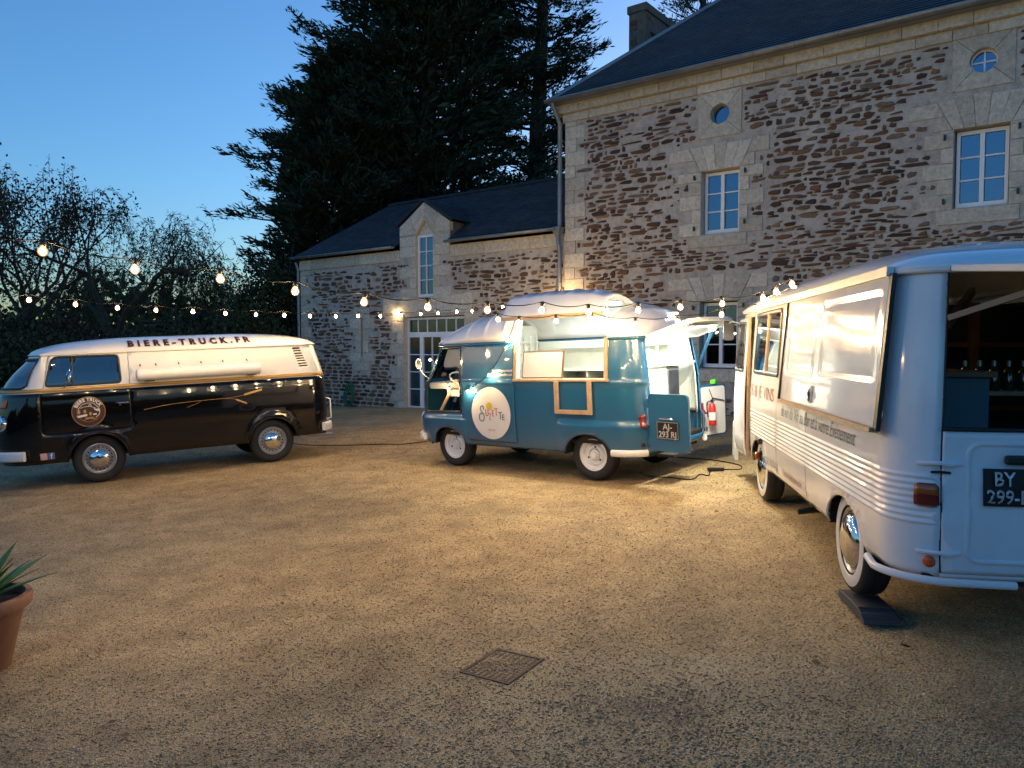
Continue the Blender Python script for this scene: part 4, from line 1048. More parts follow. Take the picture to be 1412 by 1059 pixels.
def shrub(label, u, v_top, Y, wpx, seed, mat='shrub', n=11000, dens=1.0, name='shrub'):
    """dense leafy shrub from the ground up to photo height v_top, wpx wide"""
    top = at(u, v_top, Y); g = np.random.default_rng(seed); z0 = gz(top.x, top.y)-0.2; H = top.z-z0; W = wpx/1061*Y/2
    t = thing(name, label, 'shrub', loc=(top.x, top.y, z0), group='shrubs along the far edge of the yard')
    st = MB(); nb = 9; tips = []
    for k in range(nb):
        a = 2*PI*k/nb; e = Vector((math.cos(a)*W*0.75, math.sin(a)*W*0.5, H*(0.55+0.35*g.random()))); pts = [Vector((0, 0, 0)), e*0.35+Vector((0, 0, H*0.1)), e]; st.tube(pts, [0.06, 0.04, 0.015], 5, cap=False)
    st.build('stems', M['bark'], t, True)
    # clumps
    C = []; 
    for k in range(46):
        a = g.random()*2*PI; rr = math.sqrt(g.random()); zz = g.random(); prof = math.sin(PI*(0.18+0.72*zz))**0.6
        C.append((math.cos(a)*rr*W*prof, math.sin(a)*rr*W*0.7*prof, zz*H*0.76, (0.18+0.2*g.random())*min(W, 1.6)))
    C = np.array(C); i = g.integers(0, len(C), n); P = C[i, :3]+g.normal(size=(n, 3))*C[i, 3:4]*np.array([0.75, 0.75, 0.6])
    P[:, 2] = np.abs(P[:, 2]); Lg = 0.07+0.12*g.random(n)
    blades('crown', P, g.normal(size=(n, 3))+np.array([0, 0, 0.35]), Lg, Lg*0.55, M[mat], t, seed); return t
shrub('dark tall shrub against the left corner of the stone wing', 375, 312, 25.5, 120, 31)
shrub('dark shrub below the small open-crowned tree at the left frame edge', 20, 405, 23.5, 190, 32)
shrub('brownish shrub under the willow, behind the black van cab', 108, 420, 24, 130, 33, 'bush', 8000)
shrub('round dark shrub to the right of the leaning trunk', 275, 404, 24.5, 120, 34)
shrub('dark shrub just left of the leaning trunk', 160, 432, 23, 90, 35, 'bush', 7000)
shrub('low dark shrub directly behind the black van roof', 235, 440, 22.5, 140, 36)
shrub('low shrub behind the black van windscreen', 50, 445, 21.5, 170, 37)
shrub('low dark shrub beside the wing downpipe', 345, 408, 23, 150, 38)
#shrub('tall shrub outside the yard, left of the small open-crowned tree', -90, 385, 25, 220, 39, 'bush', 8000)
# dark wood far behind, read as one mass
def far_wood():
    g = np.random.default_rng(90); n = 22000; P = np.zeros((n, 3)); P[:, 0] = -48+56*g.random(n); P[:, 1] = 40+7*g.random(n); hh = 5.4+1.0*np.sin(P[:, 0]*0.5)+0.7*np.sin(P[:, 0]*1.7+1); P[:, 2] = gz(-25, 40)+hh*g.random(n)**0.8-0.5
    Lg = 0.3+0.35*g.random(n); o = blades('woodland', P, g.normal(size=(n, 3))+np.array([0, 0, 0.5]), Lg, Lg*0.6, M['shrub'], None, 5, 'stuff'); o['label'] = 'dark distant woodland behind the yard'; o['category'] = 'woodland'
far_wood()
# ------------------------------------------------------------------ black and cream panel van
def sweep(sh, s0, s1, prof, name, mat, parent, side=1, n=40, z=0.0, smooth=True, caps=True):
    """closed profile [(outward offset, z)] swept along the shell from s0 to s1"""
    v = []; f = []; m = len(prof)
    for i in range(n+1):
        s = s0+(s1-s0)*i/n
        for o, zz in prof:
            p = sh.raw(min(max(s, sh.smin+1e-3), sh.smax-1e-3), z, side); nn = sh.normal(min(max(s, sh.smin+0.01), sh.smax-0.01), z, side); nn.z = 0; nn.normalize()
            q = p+nn*o; q.z = zz; v.append(q)
    for i in range(n):
        for k in range(m): f.append((i*m+k, i*m+(k+1) % m, (i+1)*m+(k+1) % m, (i+1)*m+k))
    if caps: f.append(tuple(range(m))); f.append(tuple(n*m+k for k in reversed(range(m))))
    o = MB(); o.v = v; o.f = f; return o.build(name, mat, parent, smooth)
def rprof(o0, o1, z0, z1, r=0.02, n=3):
    return [(a, b) for a, b in rrect(o0, o1, z0, z1, r, n)]
def backplate(sh, outer, mat, parent, side=1, off=-0.05, name='inner_panel', d=0.15):
    return sh.panel(name, outer, [], mat, parent, side, off, d, None, (), 0)
def black_van():
    o = Vector((-4.03451296, 12.3935196, -0.02415538)); Mx = vmat(o, Vector((-0.86134628, -0.50600467, -0.04518684)), Vector((0.50602569, -0.86243744, 0.0118182)), Vector((-0.04495089, -0.01268614, 0.99890864)))
    t = thing('panel_van', 'vintage black panel van with cream top and roof lettering', 'van', Mx)
    wb = 2.344
    def disp(s, z):
        d = 0.0
        for cx in (0.0, wb):   # soft lips over the arches
            r = math.hypot(s-cx, (z-0.33)*1.0); d += 0.022*sstep(0.46, 0.385, r)
        d += 0.010*math.exp(-((z-1.262)/0.018)**2)
        return d
    sh = Shell(0.86, -0.93, 3.56, (0.26, 0.34), (0.52, 0.62), interp([(0.28, 0.945), (0.45, 0.98), (0.75, 1.0), (1.1, 0.995), (1.28, 0.975), (1.5, 0.943), (1.79, 0.885)]),
               interp([(0.28, -0.07), (0.5, 0.0), (0.95, -0.01), (1.28, -0.09), (1.5, -0.22), (1.79, -0.48)]), interp([(0.3, 0.06), (0.6, 0.0), (1.28, 0.02), (1.79, 0.14)]), disp, 0.05, 0.02)
    zb, zm, zg = 0.34, 1.28, 1.79; B, Cr = M['t2_black'], M['cream_paint']
    for side in (1, -1):
        low = [(sh.smin, zb+0.04), (-0.37, zb+0.04)]+archhole(0.0, 0.33, 0.365, zb+0.02)[::-1]+[(0.37, zb), (wb-0.37, zb)]+archhole(wb, 0.33, 0.365, zb)[::-1]+[(wb+0.37, zb), (sh.smax, zb-0.02), (sh.smax, zm), (sh.smin, zm)]
        dl = rpoly([(1.91, 0.735), (3.02, 0.735), (3.02, 1.272), (1.91, 1.272)], [0.08, 0.05, 0.005, 0.005])
        hole = rpoly([(1.902, 0.728), (3.028, 0.728), (3.028, 1.276), (1.902, 1.276)], [0.085, 0.055, 0.004, 0.004])
        body = sh.panel('body', low, [hole], B, t, side, 0, 0.055)
        backplate(sh, [(1.7, 0.72), (3.1, 0.72), (3.1, 1.27), (1.7, 1.27)], M['dark_under'], t, side, -0.03, 'door_frame')
        door = sh.panel('front_door', dl, [], B, t, side, 0, 0.05)
        ww = rpoly([(2.015, 1.365), (2.945, 1.365), (2.825, 1.752), (2.03, 1.745)], [0.05, 0.06, 0.09, 0.05])
        up_door = rpoly([(1.91, 1.288), (3.0, 1.288), (2.93, 1.50), (2.87, 1.778), (1.91, 1.778)], [0.01, 0.01, 0.2, 0.06, 0.03])
        up_hole = rpoly([(1.905, 1.284), (3.005, 1.284), (2.936, 1.50), (2.876, 1.783), (1.905, 1.783)], [0.01, 0.01, 0.2, 0.06, 0.03])
        ud = sh.panel('window_frame', up_door, [ww], Cr, door, side, 0.001, 0.05)
        sh.strip(ww, 0.028, 'rubber_seal', M['black_plastic'], door, side, 0.002, 0.008)
        sh.flat('window_pane', rpoly([(2.02, 1.37), (2.94, 1.37), (2.82, 1.748), (2.035, 1.74)], [0.05, 0.06, 0.09, 0.05]), [], M['van_glass'], door, side, -0.008, 0.08)
        sh.strip([(2.60, 1.37), (2.585, 1.74)], 0.022, 'quarter_light_bar', M['black_plastic'], door, side, -0.004, 0.01, False)
        # upper body with windscreen notch, air vents
        ws0, ws1 = (sh.s_fc+0.20, 1.345), (sh.s_fc+0.255, 1.735)
        up = [(sh.smin, zm), (sh.smax, zm), (sh.smax, 1.345)]+rpoly([(sh.smax, 1.345), ws0, ws1, (sh.smax, 1.735)], [0, 0.12, 0.09, 0])[6:-6]+[(sh.smax, 1.735), (sh.smax, zg), (sh.smin, zg)]
        slots = []
        for k in range(8):
            z = 1.715-k*0.039; x = -0.385-0.012*k; slots.append(rpoly([(x, z-0.004), (x-0.165, z), (x-0.17, z+0.022), (x-0.004, z+0.02)], 0.008, 2))
        sh.panel('upper_body', up, [up_hole]+slots, Cr, t, side, 0, 0.055)
        backplate(sh, [(-0.75, 1.35), (-0.33, 1.35), (-0.33, 1.76), (-0.75, 1.76)], M['dark_under'], t, side, -0.05, 'vent_duct')
        wloop = [(sh.smax-0.001, 1.352), (ws0[0]+0.1, 1.352), (ws0[0]+0.012, 1.39), (ws1[0]-0.01, 1.66), (ws1[0]+0.09, 1.728), (sh.smax-0.001, 1.728)]
        sh.strip(wloop, 0.03, 'windscreen_seal', M['black_plastic'], t, side, 0.002, 0.01, False)
        sh.flat('windscreen', [(sh.smax, 1.345), (ws0[0]+0.05, 1.345), (ws0[0]+0.0, 1.40), (ws1[0]-0.005, 1.66), (ws1[0]+0.06, 1.735), (sh.smax, 1.735)], [], M['van_glass'], t, side, -0.008, 0.06)
        # gold line and drip rail
        sh.strip([(sh.smin+0.01, 1.315), (0.5, 1.315), (2.0, 1.315), (sh.smax-0.01, 1.315)], 0.055, 'gold_trim', M['gold'], t, side, 0.0, 0.007, False, 0.06)
        sh.strip([(sh.smin+0.01, zg-0.006), (0.5, zg-0.006), (2.0, zg-0.006), (sh.smax-0.01, zg-0.006)], 0.03, 'drip_rail', Cr, t, side, 0.012, 0.014, False, 0.06)
        for cx in (0.0, wb):
            wheelwell(t, cx, 0.33, 0.40, side*0.5, side*0.83); sh.strip(archhole(cx, 0.33, 0.366, 0.38), 0.022, 'arch_lip', B, t, side, 0.0, 0.012, False, 0.03)
            wheel(t, cx, side*0.675, 0.330, 0.330, 0.185, 't2', side)
        # head lamp and indicator on the nose
        sl = sh.s_fc+0.56; c = sh.pt(sl, 0.90, side, 0.0); nn = sh.normal(sl, 0.90, side); q = nn.to_track_quat('Z', 'Y').to_matrix().to_4x4()
        hl = MB().lathe([(0.112, -0.04), (0.112, 0.01), (0.1, 0.03), (0.085, 0.035)], 24, Matrix.Translation(c) @ q).build('headlamp', M['chrome'], t, True); MB().lathe([(0.09, 0.02), (0.075, 0.045), (0.04, 0.058), (0.001, 0.062)], 20, Matrix.Translation(c) @ q).build('lens', M['headlamp_glass'], hl, True)
        sh.panel('indicator', rrect(sl-0.07, sl+0.05, 1.10, 1.20, 0.02), [], M['lamp_orange'], t, side, 0.02, 0.03, thick=0.03)
    # far side and the rest
    rf, hz = roofmesh('roof', sh, zg, 0.175, t, Cr, 2.4, 2.2, 3.2, 2.2, over=0.012, ns=130, crown=0.035)
    MB().box(-0.85, 3.15, -0.7, 0.7, 0.36, 0.40).build('underbody', M['dark_under'], t)
    MB().box(1.85, 1.9, -0.75, 0.75, 0.4, 1.72).build('bulkhead', M['dark_under'], t)
    MB().box(2.72, 2.95, -0.7, 0.7, 1.15, 1.34).build('dashboard', M['black_plastic'], t, bev=0.03)
    for y in (0.42, -0.42):
        s = MB().box(2.0, 2.5, y-0.24, y+0.24, 0.8, 0.95).build('seat', M['seat'], t, bev=0.04); MB().box(1.93, 2.05, y-0.22, y+0.22, 0.95, 1.5).build('backrest', M['seat'], s, bev=0.04)
    st = MB().tube([Vector((2.63, 0.42, 1.30))+Vector((0.10*math.cos(a), 0.2*math.sin(a), 0.16*math.cos(a))) for a in [2*PI*k/24 for k in range(24)]], 0.014, 6, closed=True).build('steering_wheel', M['black_plastic'], t, True)
    # bumpers
    for side in (1, -1):
        sweep(sh, sh.s_fc+0.20, sh.smax-0.002, rprof(0.03, 0.10, 0.40, 0.53, 0.025), 'front_bumper', M['white_paint'], t, side, 24, 0.45)
        sweep(sh, sh.s_rc-0.12, sh.smin+0.002, rprof(0.03, 0.10, 0.42, 0.55, 0.025), 'rear_bumper', M['white_paint'], t, side, 24, 0.45)
        pl = sh.pt(sh.smin+0.22, 0.78, side, 0); MB().box(pl.x-0.035, pl.x+0.01, pl.y-0.05, pl.y+0.05, 0.68, 0.9).build('tail_lamp', M['lamp_red'], t, bev=0.012)
    MB().tube([(-0.86, 0.66, 0.58), (-0.95, 0.68, 0.60), (-0.95, 0.68, 0.90), (-0.86, 0.66, 0.93)], 0.016, 6).build('tow_guard', M['aluminium'], t, True)
    MB().tube([(-0.6, 0.35, 0.34), (-1.05, 0.36, 0.30)], 0.028, 8).build('exhaust', M['steel'], t, True)
    # roller awning on the flank
    yy = 0.965; aw = MB().lathe([(0.001, 0.0), (0.07, 0.0), (0.082, 0.012), (0.084, 0.04), (0.082, 0.06), (0.082, 1.58), (0.084, 1.60), (0.084, 1.64), (0.07, 1.66), (0.001, 1.66)], 24, xax((0.165, yy, 1.455))).build('awning_roller', M['white_paint'], t, True)
    MB().lathe([(0.055, 1.66), (0.05, 1.668), (0.02, 1.668), (0.001, 1.675)], 20, xax((0.165, yy, 1.455))).build('end_cap', M['aluminium'], aw, True)
    for x in (0.28, 1.66): MB().box(x-0.06, x+0.06, 0.80, yy, 1.36, 1.38).build('bracket', M['black_plastic'], aw)
    for x in (0.32, 0.66, 0.96, 1.26, 1.56, 1.76): MB().tube([(x, 0.80, 1.60), (x, 0.86, 1.575), (x+0.015, 0.9, 1.585)], 0.007, 5).build('hook', M['black_plastic'], aw)
    # mirror and door handle
    mi = MB().tube([sh.pt(2.70, 1.33, 1, 0.0), sh.pt(2.69, 1.36, 1, 0.05), sh.pt(2.66, 1.5, 1, 0.13), sh.pt(2.62, 1.56, 1, 0.12)], 0.008, 6).build('mirror_arm', M['chrome'], t, True)
    c = sh.pt(2.62, 1.455, 1, 0.14); MB().lathe([(0.001, -0.03), (0.045, -0.025), (0.066, -0.005), (0.066, 0.008), (0.001, 0.008)], 20, Matrix.Translation(c) @ Matrix.Rotation(R(-105), 4, 'Y') @ Matrix.Scale(1.45, 4, (1, 0, 0))).build('mirror', M['chrome'], mi, True)
    ha = sh.pt(2.02, 1.09, 1, 0.0); MB().tube([ha+Vector((0.08, 0, 0)), ha+Vector((0.06, 0.04, 0)), ha+Vector((-0.06, 0.042, -0.004)), ha+Vector((-0.075, 0.03, -0.004))], 0.012, 8).tube([ha+Vector((0.03, 0, -0.03)), ha+Vector((0.03, 0.025, -0.03))], 0.014, 8).build('door_handle', M['chrome'], t, True)
    # roof lettering, one object per letter run
    def onroof(x, z):
        lo, hi = 0.05, 0.85
        for _ in range(24):
            m = (lo+hi)/2
            if hz(x, m) > z: lo = m
            else: hi = m
        return Vector((x, lo+0.012, z+0.012))
    lettering('roof_lettering', 'BIERE-TRUCK.FR', 0.12, M['brown_ink'], t, lambda a, b: onroof(1.89-a, 1.842+b), offset=0.006, spacing=1.75, width=1.66, height=0.088)
    # round badge on the door
    cx, cz, r = 2.435, 0.995, 0.203; P = lambda a, b, o=0.004: sh.pt(cx-a, cz+b, 1, o)
    bd = sh.flat('door_badge', circ(cx, cz, r, 48), [], M['brown_ink'], t, 1, 0.003, 0.04)
    for ra, rb, m_ in ((0.196, 0.203, 'gold'), (0.136, 0.14, 'gold')): sh.flat('ring', circ(cx, cz, rb, 56), [circ(cx, cz, ra, 56)], M[m_], bd, 1, 0.006, 0.02)
    V, F = textpolys('BIERE TRUCK', 0.066, 0, 0.003, 1.15); wid = V[:, 0].max(); pts = []
    for a, b in V: th = PI*0.87-(a/wid)*PI*0.74; rr = 0.147+b*0.9; pts.append(P(rr*math.cos(th), rr*math.sin(th), 0.007))
    pydata('badge_lettering', pts, F, M['sticker_white'], bd)
    def poly(name, pl, mt, o=0.007): return sh.flat(name, [(cx-a, cz+b) for a, b in pl], [], M[mt], bd, 1, o, 0.03)
    def line(name, pl, w, mt, o=0.006): return sh.strip([(cx-a, cz+b) for a, b in pl], w, name, M[mt], bd, 1, o, 0.001, False, 0.01)
    line('van_outline', [(-0.12, 0.0), (-0.115, 0.05), (-0.07, 0.10), (0.0, 0.118), (0.06, 0.11), (0.10, 0.07), (0.135, 0.02), (0.125, -0.04), (0.08, -0.085)], 0.007, 'sticker_white'); line('van_roofline', [(-0.10, 0.05), (-0.05, 0.068), (0.02, 0.07), (0.09, 0.04)], 0.006, 'sticker_white')
    poly('bumper_mark', [(-0.145, -0.05), (-0.02, -0.03), (-0.02, -0.058), (-0.13, -0.076)], 'sticker_white'); poly('bumper_mark', [(0.05, -0.032), (0.095, -0.028), (0.09, -0.05), (0.05, -0.05)], 'sticker_white')
    for a, b in ((-0.115, 0.0), (-0.045, 0.005), (0.02, -0.03)): poly('lamp_mark', circ(a, b, 0.017, 16, ry=0.026), 'gold')
    poly('hop_mark', [(0.06, 0.06), (0.085, 0.03), (0.12, 0.035), (0.135, 0.0), (0.10, 0.0), (0.07, 0.02)], 'sticker_white'); line('roof_mark', [(0.0, 0.07), (0.02, 0.1), (0.04, 0.07)], 0.008, 'sticker_white')
    poly('ribbon_mark', [(-0.07, -0.12), (-0.03, -0.085), (0.05, -0.085), (0.10, -0.115), (0.05, -0.105), (0.01, -0.098), (-0.03, -0.105)], 'gold'); poly('ribbon_mark', [(-0.05, -0.08), (0.05, -0.072), (0.06, -0.08), (-0.04, -0.088)], 'gold')
    # two little social stickers low on the door
    for k, (x0, col) in enumerate(((3.085, (0.62, 0.33, 0.30)), (2.98, (0.09, 0.15, 0.36)))):
        s_ = sh.flat('social_sticker', rrect(x0-0.098, x0, 0.395, 0.485, 0.008), [], plain('sticker_%d' % k, col, 0.4), t, 1, 0.004, 0.04); c0, c1 = x0-0.049, 0.44
        if k == 0:
            sh.flat('camera_outline', rrect(c0-0.03, c0+0.03, c1-0.03, c1+0.03, 0.012), [rrect(c0-0.023, c0+0.023, c1-0.023, c1+0.023, 0.009)], M['sticker_white'], s_, 1, 0.006, 0.02); sh.flat('camera_lens', circ(c0, c1, 0.014, 20), [circ(c0, c1, 0.008, 16)], M['sticker_white'], s_, 1, 0.006, 0.02)
        else: lettering('sticker_letter', 'f', 0.1, M['sticker_white'], s_, lambda a, b: sh.pt(c0+0.014-a, c1-0.032+b, 1, 0.006), offset=0.003)
    # golden ear-of-barley sweep along the flank
    def g(pl, w): sh.strip([tuple(p[:2]) for p in catmull([(a, b, 0) for a, b in pl], 6)], w, 'barley_line', M['gold'], t, 1, 0.002, 0.0015, False, 0.05)
    g([(1.76, 0.962), (1.45, 1.006), (1.08, 1.028), (0.60, 1.04), (0.36, 1.072)], 0.006); g([(1.0, 1.03), (1.04, 1.0), (1.20, 0.945)], 0.004); g([(0.66, 1.036), (0.55, 1.02), (0.46, 0.99)], 0.005)
    for k in range(13):
        for sg in (-1, 1):
            x = 0.40-k*0.02; z = 1.068+k*0.0045; sh.flat('barley_grain', [(x, z), (x-0.012, z+sg*0.016+0.004), (x-0.03, z+sg*0.015+0.010), (x-0.02, z+0.003)], [], M['gold'], t, 1, 0.004, 0.05)
    for k in range(8):
        for sg in (-1, 1):
            x = 0.52-k*0.018; z = 1.005-k*0.008; sh.flat('barley_grain', [(x, z), (x-0.018, z+sg*0.014-0.004), (x-0.036, z+sg*0.009-0.01), (x-0.02, z-0.004)], [], M['gold'], t, 1, 0.004, 0.05)
    return t
black_van()
# ------------------------------------------------------------------ blue crepe van with open hatch and rear
def downlight(a, b, w, name, mat, parent):
    """strip light: a metal channel that shines downwards only"""
    a, b = Vector(a), Vector(b); h = MB().bar(a, b, w+0.012, 0.016).build(name, M['aluminium'], parent); sd = (b-a).cross(Vector((0, 0, 1))).normalized()*w/2; dz = Vector((0, 0, -0.0095))
    pydata('light_strip', [a-sd+dz, b-sd+dz, b+sd+dz, a+sd+dz], [(0, 1, 2, 3)], mat, h)
def blue_van():
    Mx = vmat(Vector((1.46394444, 9.66297548, 0.18859729)), Vector((-0.76046281, 0.64886157, -0.02598028)), Vector((-0.64782385, -0.76080071, -0.03881424)), GN)
    t = thing('food_van', 'vintage blue crepe van with white roof and lit open hatch', 'van', Mx)
    wb = 2.31; B, Wt, Ln = M['est_blue'], M['est_white'], M['lining']
    bead = lambda z: 0.016*math.exp(-((z-1.165)/0.024)**2)
    def disp(s, z):
        d = bead(z)+0.04*sstep(0.735, 0.665, z)*max(sstep(1.90, 2.0, s), sstep(0.48, 0.37, s))
        d -= 0.02*sstep(0.36, 0.31, z)
        return d
    wprof = interp([(0.28, 0.945), (0.5, 0.985), (0.9, 1.0), (1.12, 0.995), (1.3, 0.985), (1.68, 0.935)]); fx = interp([(0.3, -0.06), (0.55, 0.0), (0.95, -0.02), (1.12, -0.06), (1.2, -0.12), (1.68, -0.48)]); rx_ = interp([(0.3, 0.03), (0.6, 0.0), (1.2, 0.02), (1.68, 0.08)])
    sh = Shell(0.85, -0.74, 3.10, (0.28, 0.30), (0.42, 0.52), wprof, fx, rx_, disp, 0.05, 0.02, 0.62)
    shp = Shell(0.85, -0.74, 3.10, (0.28, 0.30), (0.42, 0.52), wprof, fx, rx_, lambda s, z: bead(z), 0.05, 0.02, 0.62)
    zb, zg = 0.32, 1.68; se = sh.s_rc-0.40; x0, x1 = -0.30, 1.07
    cab = rpoly([(2.06, 0.765), (2.80, 0.765), (2.84, 1.08), (2.52, 1.635), (2.06, 1.645)], [0.03, 0.06, 0.15, 0.06, 0.04])
    cabwin = rpoly([(2.08, 1.19), (2.78, 1.19), (2.52, 1.62), (2.08, 1.62)], 0.05)
    for side in (1, -1):
        base = [(sh.smin, zb+0.06), (-0.36, zb+0.02)]+archhole(0.0, 0.295, 0.268, zb+0.02, rx=0.345)[::-1]+[(0.36, zb), (wb-0.36, zb)]+archhole(wb, 0.295, 0.262, zb, rx=0.335)[::-1]+[(wb+0.35, zb), (sh.smax, zb+0.02), (sh.smax, 1.19)]
        w0, w1 = (sh.s_fc+0.24, 1.19), (sh.s_fc+0.20, 1.615)
        base += rpoly([(sh.smax, 1.19), w0, w1, (sh.smax, 1.615)], [0, 0.08, 0.08, 0])[6:-6]+[(sh.smax, 1.615), (sh.smax, zg)]
        if side > 0: base += [(x1, zg), (x1, 1.215), (x0, 1.215), (x0, zg)]
        base += [(sh.smin, zg), (sh.smin, 1.645), (se, 1.645), (se, 0.45), (sh.smin, 0.45)]
        sh.panel('body', base, [cab if side > 0 else cabwin], B, t, side, 0, 0.05, None, (1.125, 1.145, 1.165, 1.185, 1.205, 0.66, 0.68, 0.7, 0.72, 0.74))
        lin = [(sh.smin, 0.7), (2.0, 0.7), (2.0, 1.66)]
        if side > 0: lin += [(x1, 1.66), (x1, 1.215), (x0, 1.215), (x0, 1.66)]
        lin += [(sh.smin, 1.66), (sh.smin, 1.645), (se, 1.645), (se, 0.7)]
        shp.panel('interior_lining', lin[1:], [], Ln, t, side, -0.045, 0.09, thick=0.006)
        sh.flat('windscreen', [(sh.smax, 1.195), (w0[0]+0.03, 1.195), (w0[0], 1.25), (w1[0], 1.55), (w1[0]+0.04, 1.61), (sh.smax, 1.61)], [], M['glass'], t, side, -0.006, 0.06)
        sh.strip([(sh.smax-0.002, 1.19), (w0[0]+0.05, 1.19), (w0[0]+0.004, 1.25), (w1[0]+0.004, 1.55), (w1[0]+0.06, 1.612), (sh.smax-0.002, 1.612)], 0.025, 'windscreen_seal', M['black_plastic'], t, side, 0.002, 0.008, False)
        sh.strip([(sh.smin+0.01, zg-0.004), (0.0, zg-0.004)][:2] if side < 0 else [(sh.smin+0.01, zg-0.004), (x0-0.02, zg-0.004)], 0.04, 'roof_gutter', B, t, side, 0.014, 0.012, False, 0.05)
        sh.strip([(x1+0.02 if side > 0 else 0.0, zg-0.004), (sh.smax-0.01, zg-0.004)], 0.04, 'roof_gutter', B, t, side, 0.014, 0.012, False, 0.05)
        for cx in (0.0, wb):
            wheelwell(t, cx, 0.275, 0.36, side*0.45, side*0.84); wheel(t, cx, side*0.68, 0.302, 0.302, 0.165, 'est', side)
        sl = sh.s_fc+0.50; c = sh.pt(sl, 0.62, side, -0.01); q = sh.normal(sl, 0.62, side).to_track_quat('Z', 'Y').to_matrix().to_4x4()
        hl = MB().lathe([(0.105, -0.03), (0.105, 0.015), (0.085, 0.03)], 22, Matrix.Translation(c) @ q).build('headlamp', M['white_paint'], t, True); MB().lathe([(0.09, 0.015), (0.06, 0.045), (0.001, 0.058)], 20, Matrix.Translation(c) @ q).build('lens', M['headlamp_glass'], hl, True)
        sweep(sh, sh.s_fc+0.12, sh.smax-0.002, rprof(0.03, 0.10, 0.36, 0.46, 0.03), 'front_bumper', M['white_paint'], t, side, 20, 0.45)
        b0 = sh.s_rc+0.10; sweep(sh, b0, sh.s_rc-0.30, rprof(0.01, 0.075, 0.325, 0.405, 0.03), 'rear_bumper', M['white_paint'], t, side, 24, 0.45)
        sh.panel('tail_lamp', rrect(sh.s_rc-0.30, sh.s_rc-0.23, 0.66, 0.80, 0.02), [], M['lamp_red'], t, side, 0.025, 0.03, thick=0.03)
    sh.strip(cab, 0.03, 'door_rubber', M['black_plastic'], t, 1, -0.004, 0.01)
    sh.flat('cab_window', cabwin, [], M['glass'], t, -1, -0.006, 0.1)
    # sliding door pushed back along the flank, carrying the round sign
    dr = rpoly([(1.10, 0.40), (2.02, 0.40), (2.02, 1.65), (1.10, 1.65)], [0.02, 0.16, 0.05, 0.02])
    door = shp.panel('sliding_door', dr, [], B, t, 1, 0.024, 0.05, None, (1.125, 1.145, 1.165, 1.185, 1.205), 0.022)
    MB().tube([sh.pt(2.0, 1.02, 1, 0.03), sh.pt(2.0, 1.02, 1, 0.06), sh.pt(1.92, 1.02, 1, 0.065)], 0.012, 7).build('door_handle', M['chrome'], door, True)
    cx, cz, r = 1.495, 0.772, 0.338; F_ = lambda a, b, o=0.034: shp.pt(cx-a, cz+b, 1, o)
    sg = shp.flat('round_sign', circ(cx, cz, r, 64), [], M['sticker_white'], t, 1, 0.03, 0.05)
    def arc(pts, w, mt, nm='sign_letter'): shp.strip([(cx-a, cz+b) for a, b in pts], w, nm, M[mt], sg, 1, 0.032, 0.0015, False, 0.012)
    S_ = [(-0.125, 0.045), (-0.122, 0.075), (-0.14, 0.092), (-0.165, 0.085), (-0.178, 0.06), (-0.172, 0.03), (-0.15, 0.008), (-0.125, -0.018), (-0.118, -0.055), (-0.135, -0.095), (-0.165, -0.108), (-0.195, -0.092), (-0.205, -0.055), (-0.195, -0.02), (-0.165, -0.005), (-0.15, -0.02)]
    arc([tuple(p[:2]) for p in catmull([(a, b, 0) for a, b in S_], 5)], 0.016, 'sticker_teal')
    arc([(-0.085, 0.05), (-0.085, -0.02), (-0.075, -0.035), (-0.055, -0.035), (-0.045, -0.02), (-0.045, 0.05)], 0.014, 'sticker_red')
    arc([(-0.03, -0.005), (0.0, -0.005), (-0.027, -0.085), (0.003, -0.085)], 0.012, 'sticker_rust')
    for a, bb in (((0.062, 0.038), (0.03, 0.038)), ((0.062, 0.0), (0.03, 0.0)), ((0.062, -0.035), (0.03, -0.035)), ((0.03, 0.038), (0.03, -0.035))): arc([a, bb], 0.012, 'sticker_red')
    arc([(0.068, 0.062), (0.128, 0.062)], 0.012, 'sticker_red'); arc([(0.098, 0.062), (0.098, -0.03)], 0.014, 'sticker_red')
    arc([(0.135, 0.012), (0.20, 0.012)], 0.014, 'sticker_teal'); arc([(0.165, 0.012), (0.165, -0.075)], 0.016, 'sticker_teal')
    for a, bb in (((0.235, -0.015), (0.2, -0.015)), ((0.235, -0.045), (0.2, -0.045)), ((0.235, -0.078), (0.2, -0.078)), ((0.2, -0.015), (0.2, -0.078))): arc([a, bb], 0.013, 'sticker_teal')
    shp.flat('sun_disc', circ(cx+0.015, cz+0.092, 0.05, 28), [], M['sticker_yellow'], sg, 1, 0.036, 0.03)
    lettering('small_lettering', 'FOOD TRUCK', 0.05, M['sticker_rust'], sg, lambda a, b: F_(a, b-0.235, 0.033), width=0.13, height=0.03, align='C')
    for k, tx in enumerate(('@suzettegourmand', 'suzettefoodtruck')): lettering('flank_lettering', tx, 0.05, M['sticker_white'], t, lambda a, b: shp.pt(1.47-a, 1.305-0.052*k+b, 1, 0.028), width=0.36)
    # roof, its lifting side lid
    sk = lambda x, y: y > 0.2 and x0-0.0 < x < x1+0.0
    ribs = (1.95, 1.62, 1.28, 0.95, 0.6, 0.25, -0.1, -0.45)
    rf, hz = roofmesh('roof', sh, zg+0.012, 0.49, t, Wt, 2.7, 2.3, (2.1, 2.4), (1.7, 2.0), over=0.02, ns=260, nr=20, ribs=ribs, ribh=0.022, xm=0.55, skip=sk)
    solid(rf, 0.02)
    hy, hzz = 0.2, hz(0.4, 0.2); th = R(27); v = []; f = []; lx0, lx1 = x0-0.06, x1+0.08; nx, ny = 40, 18
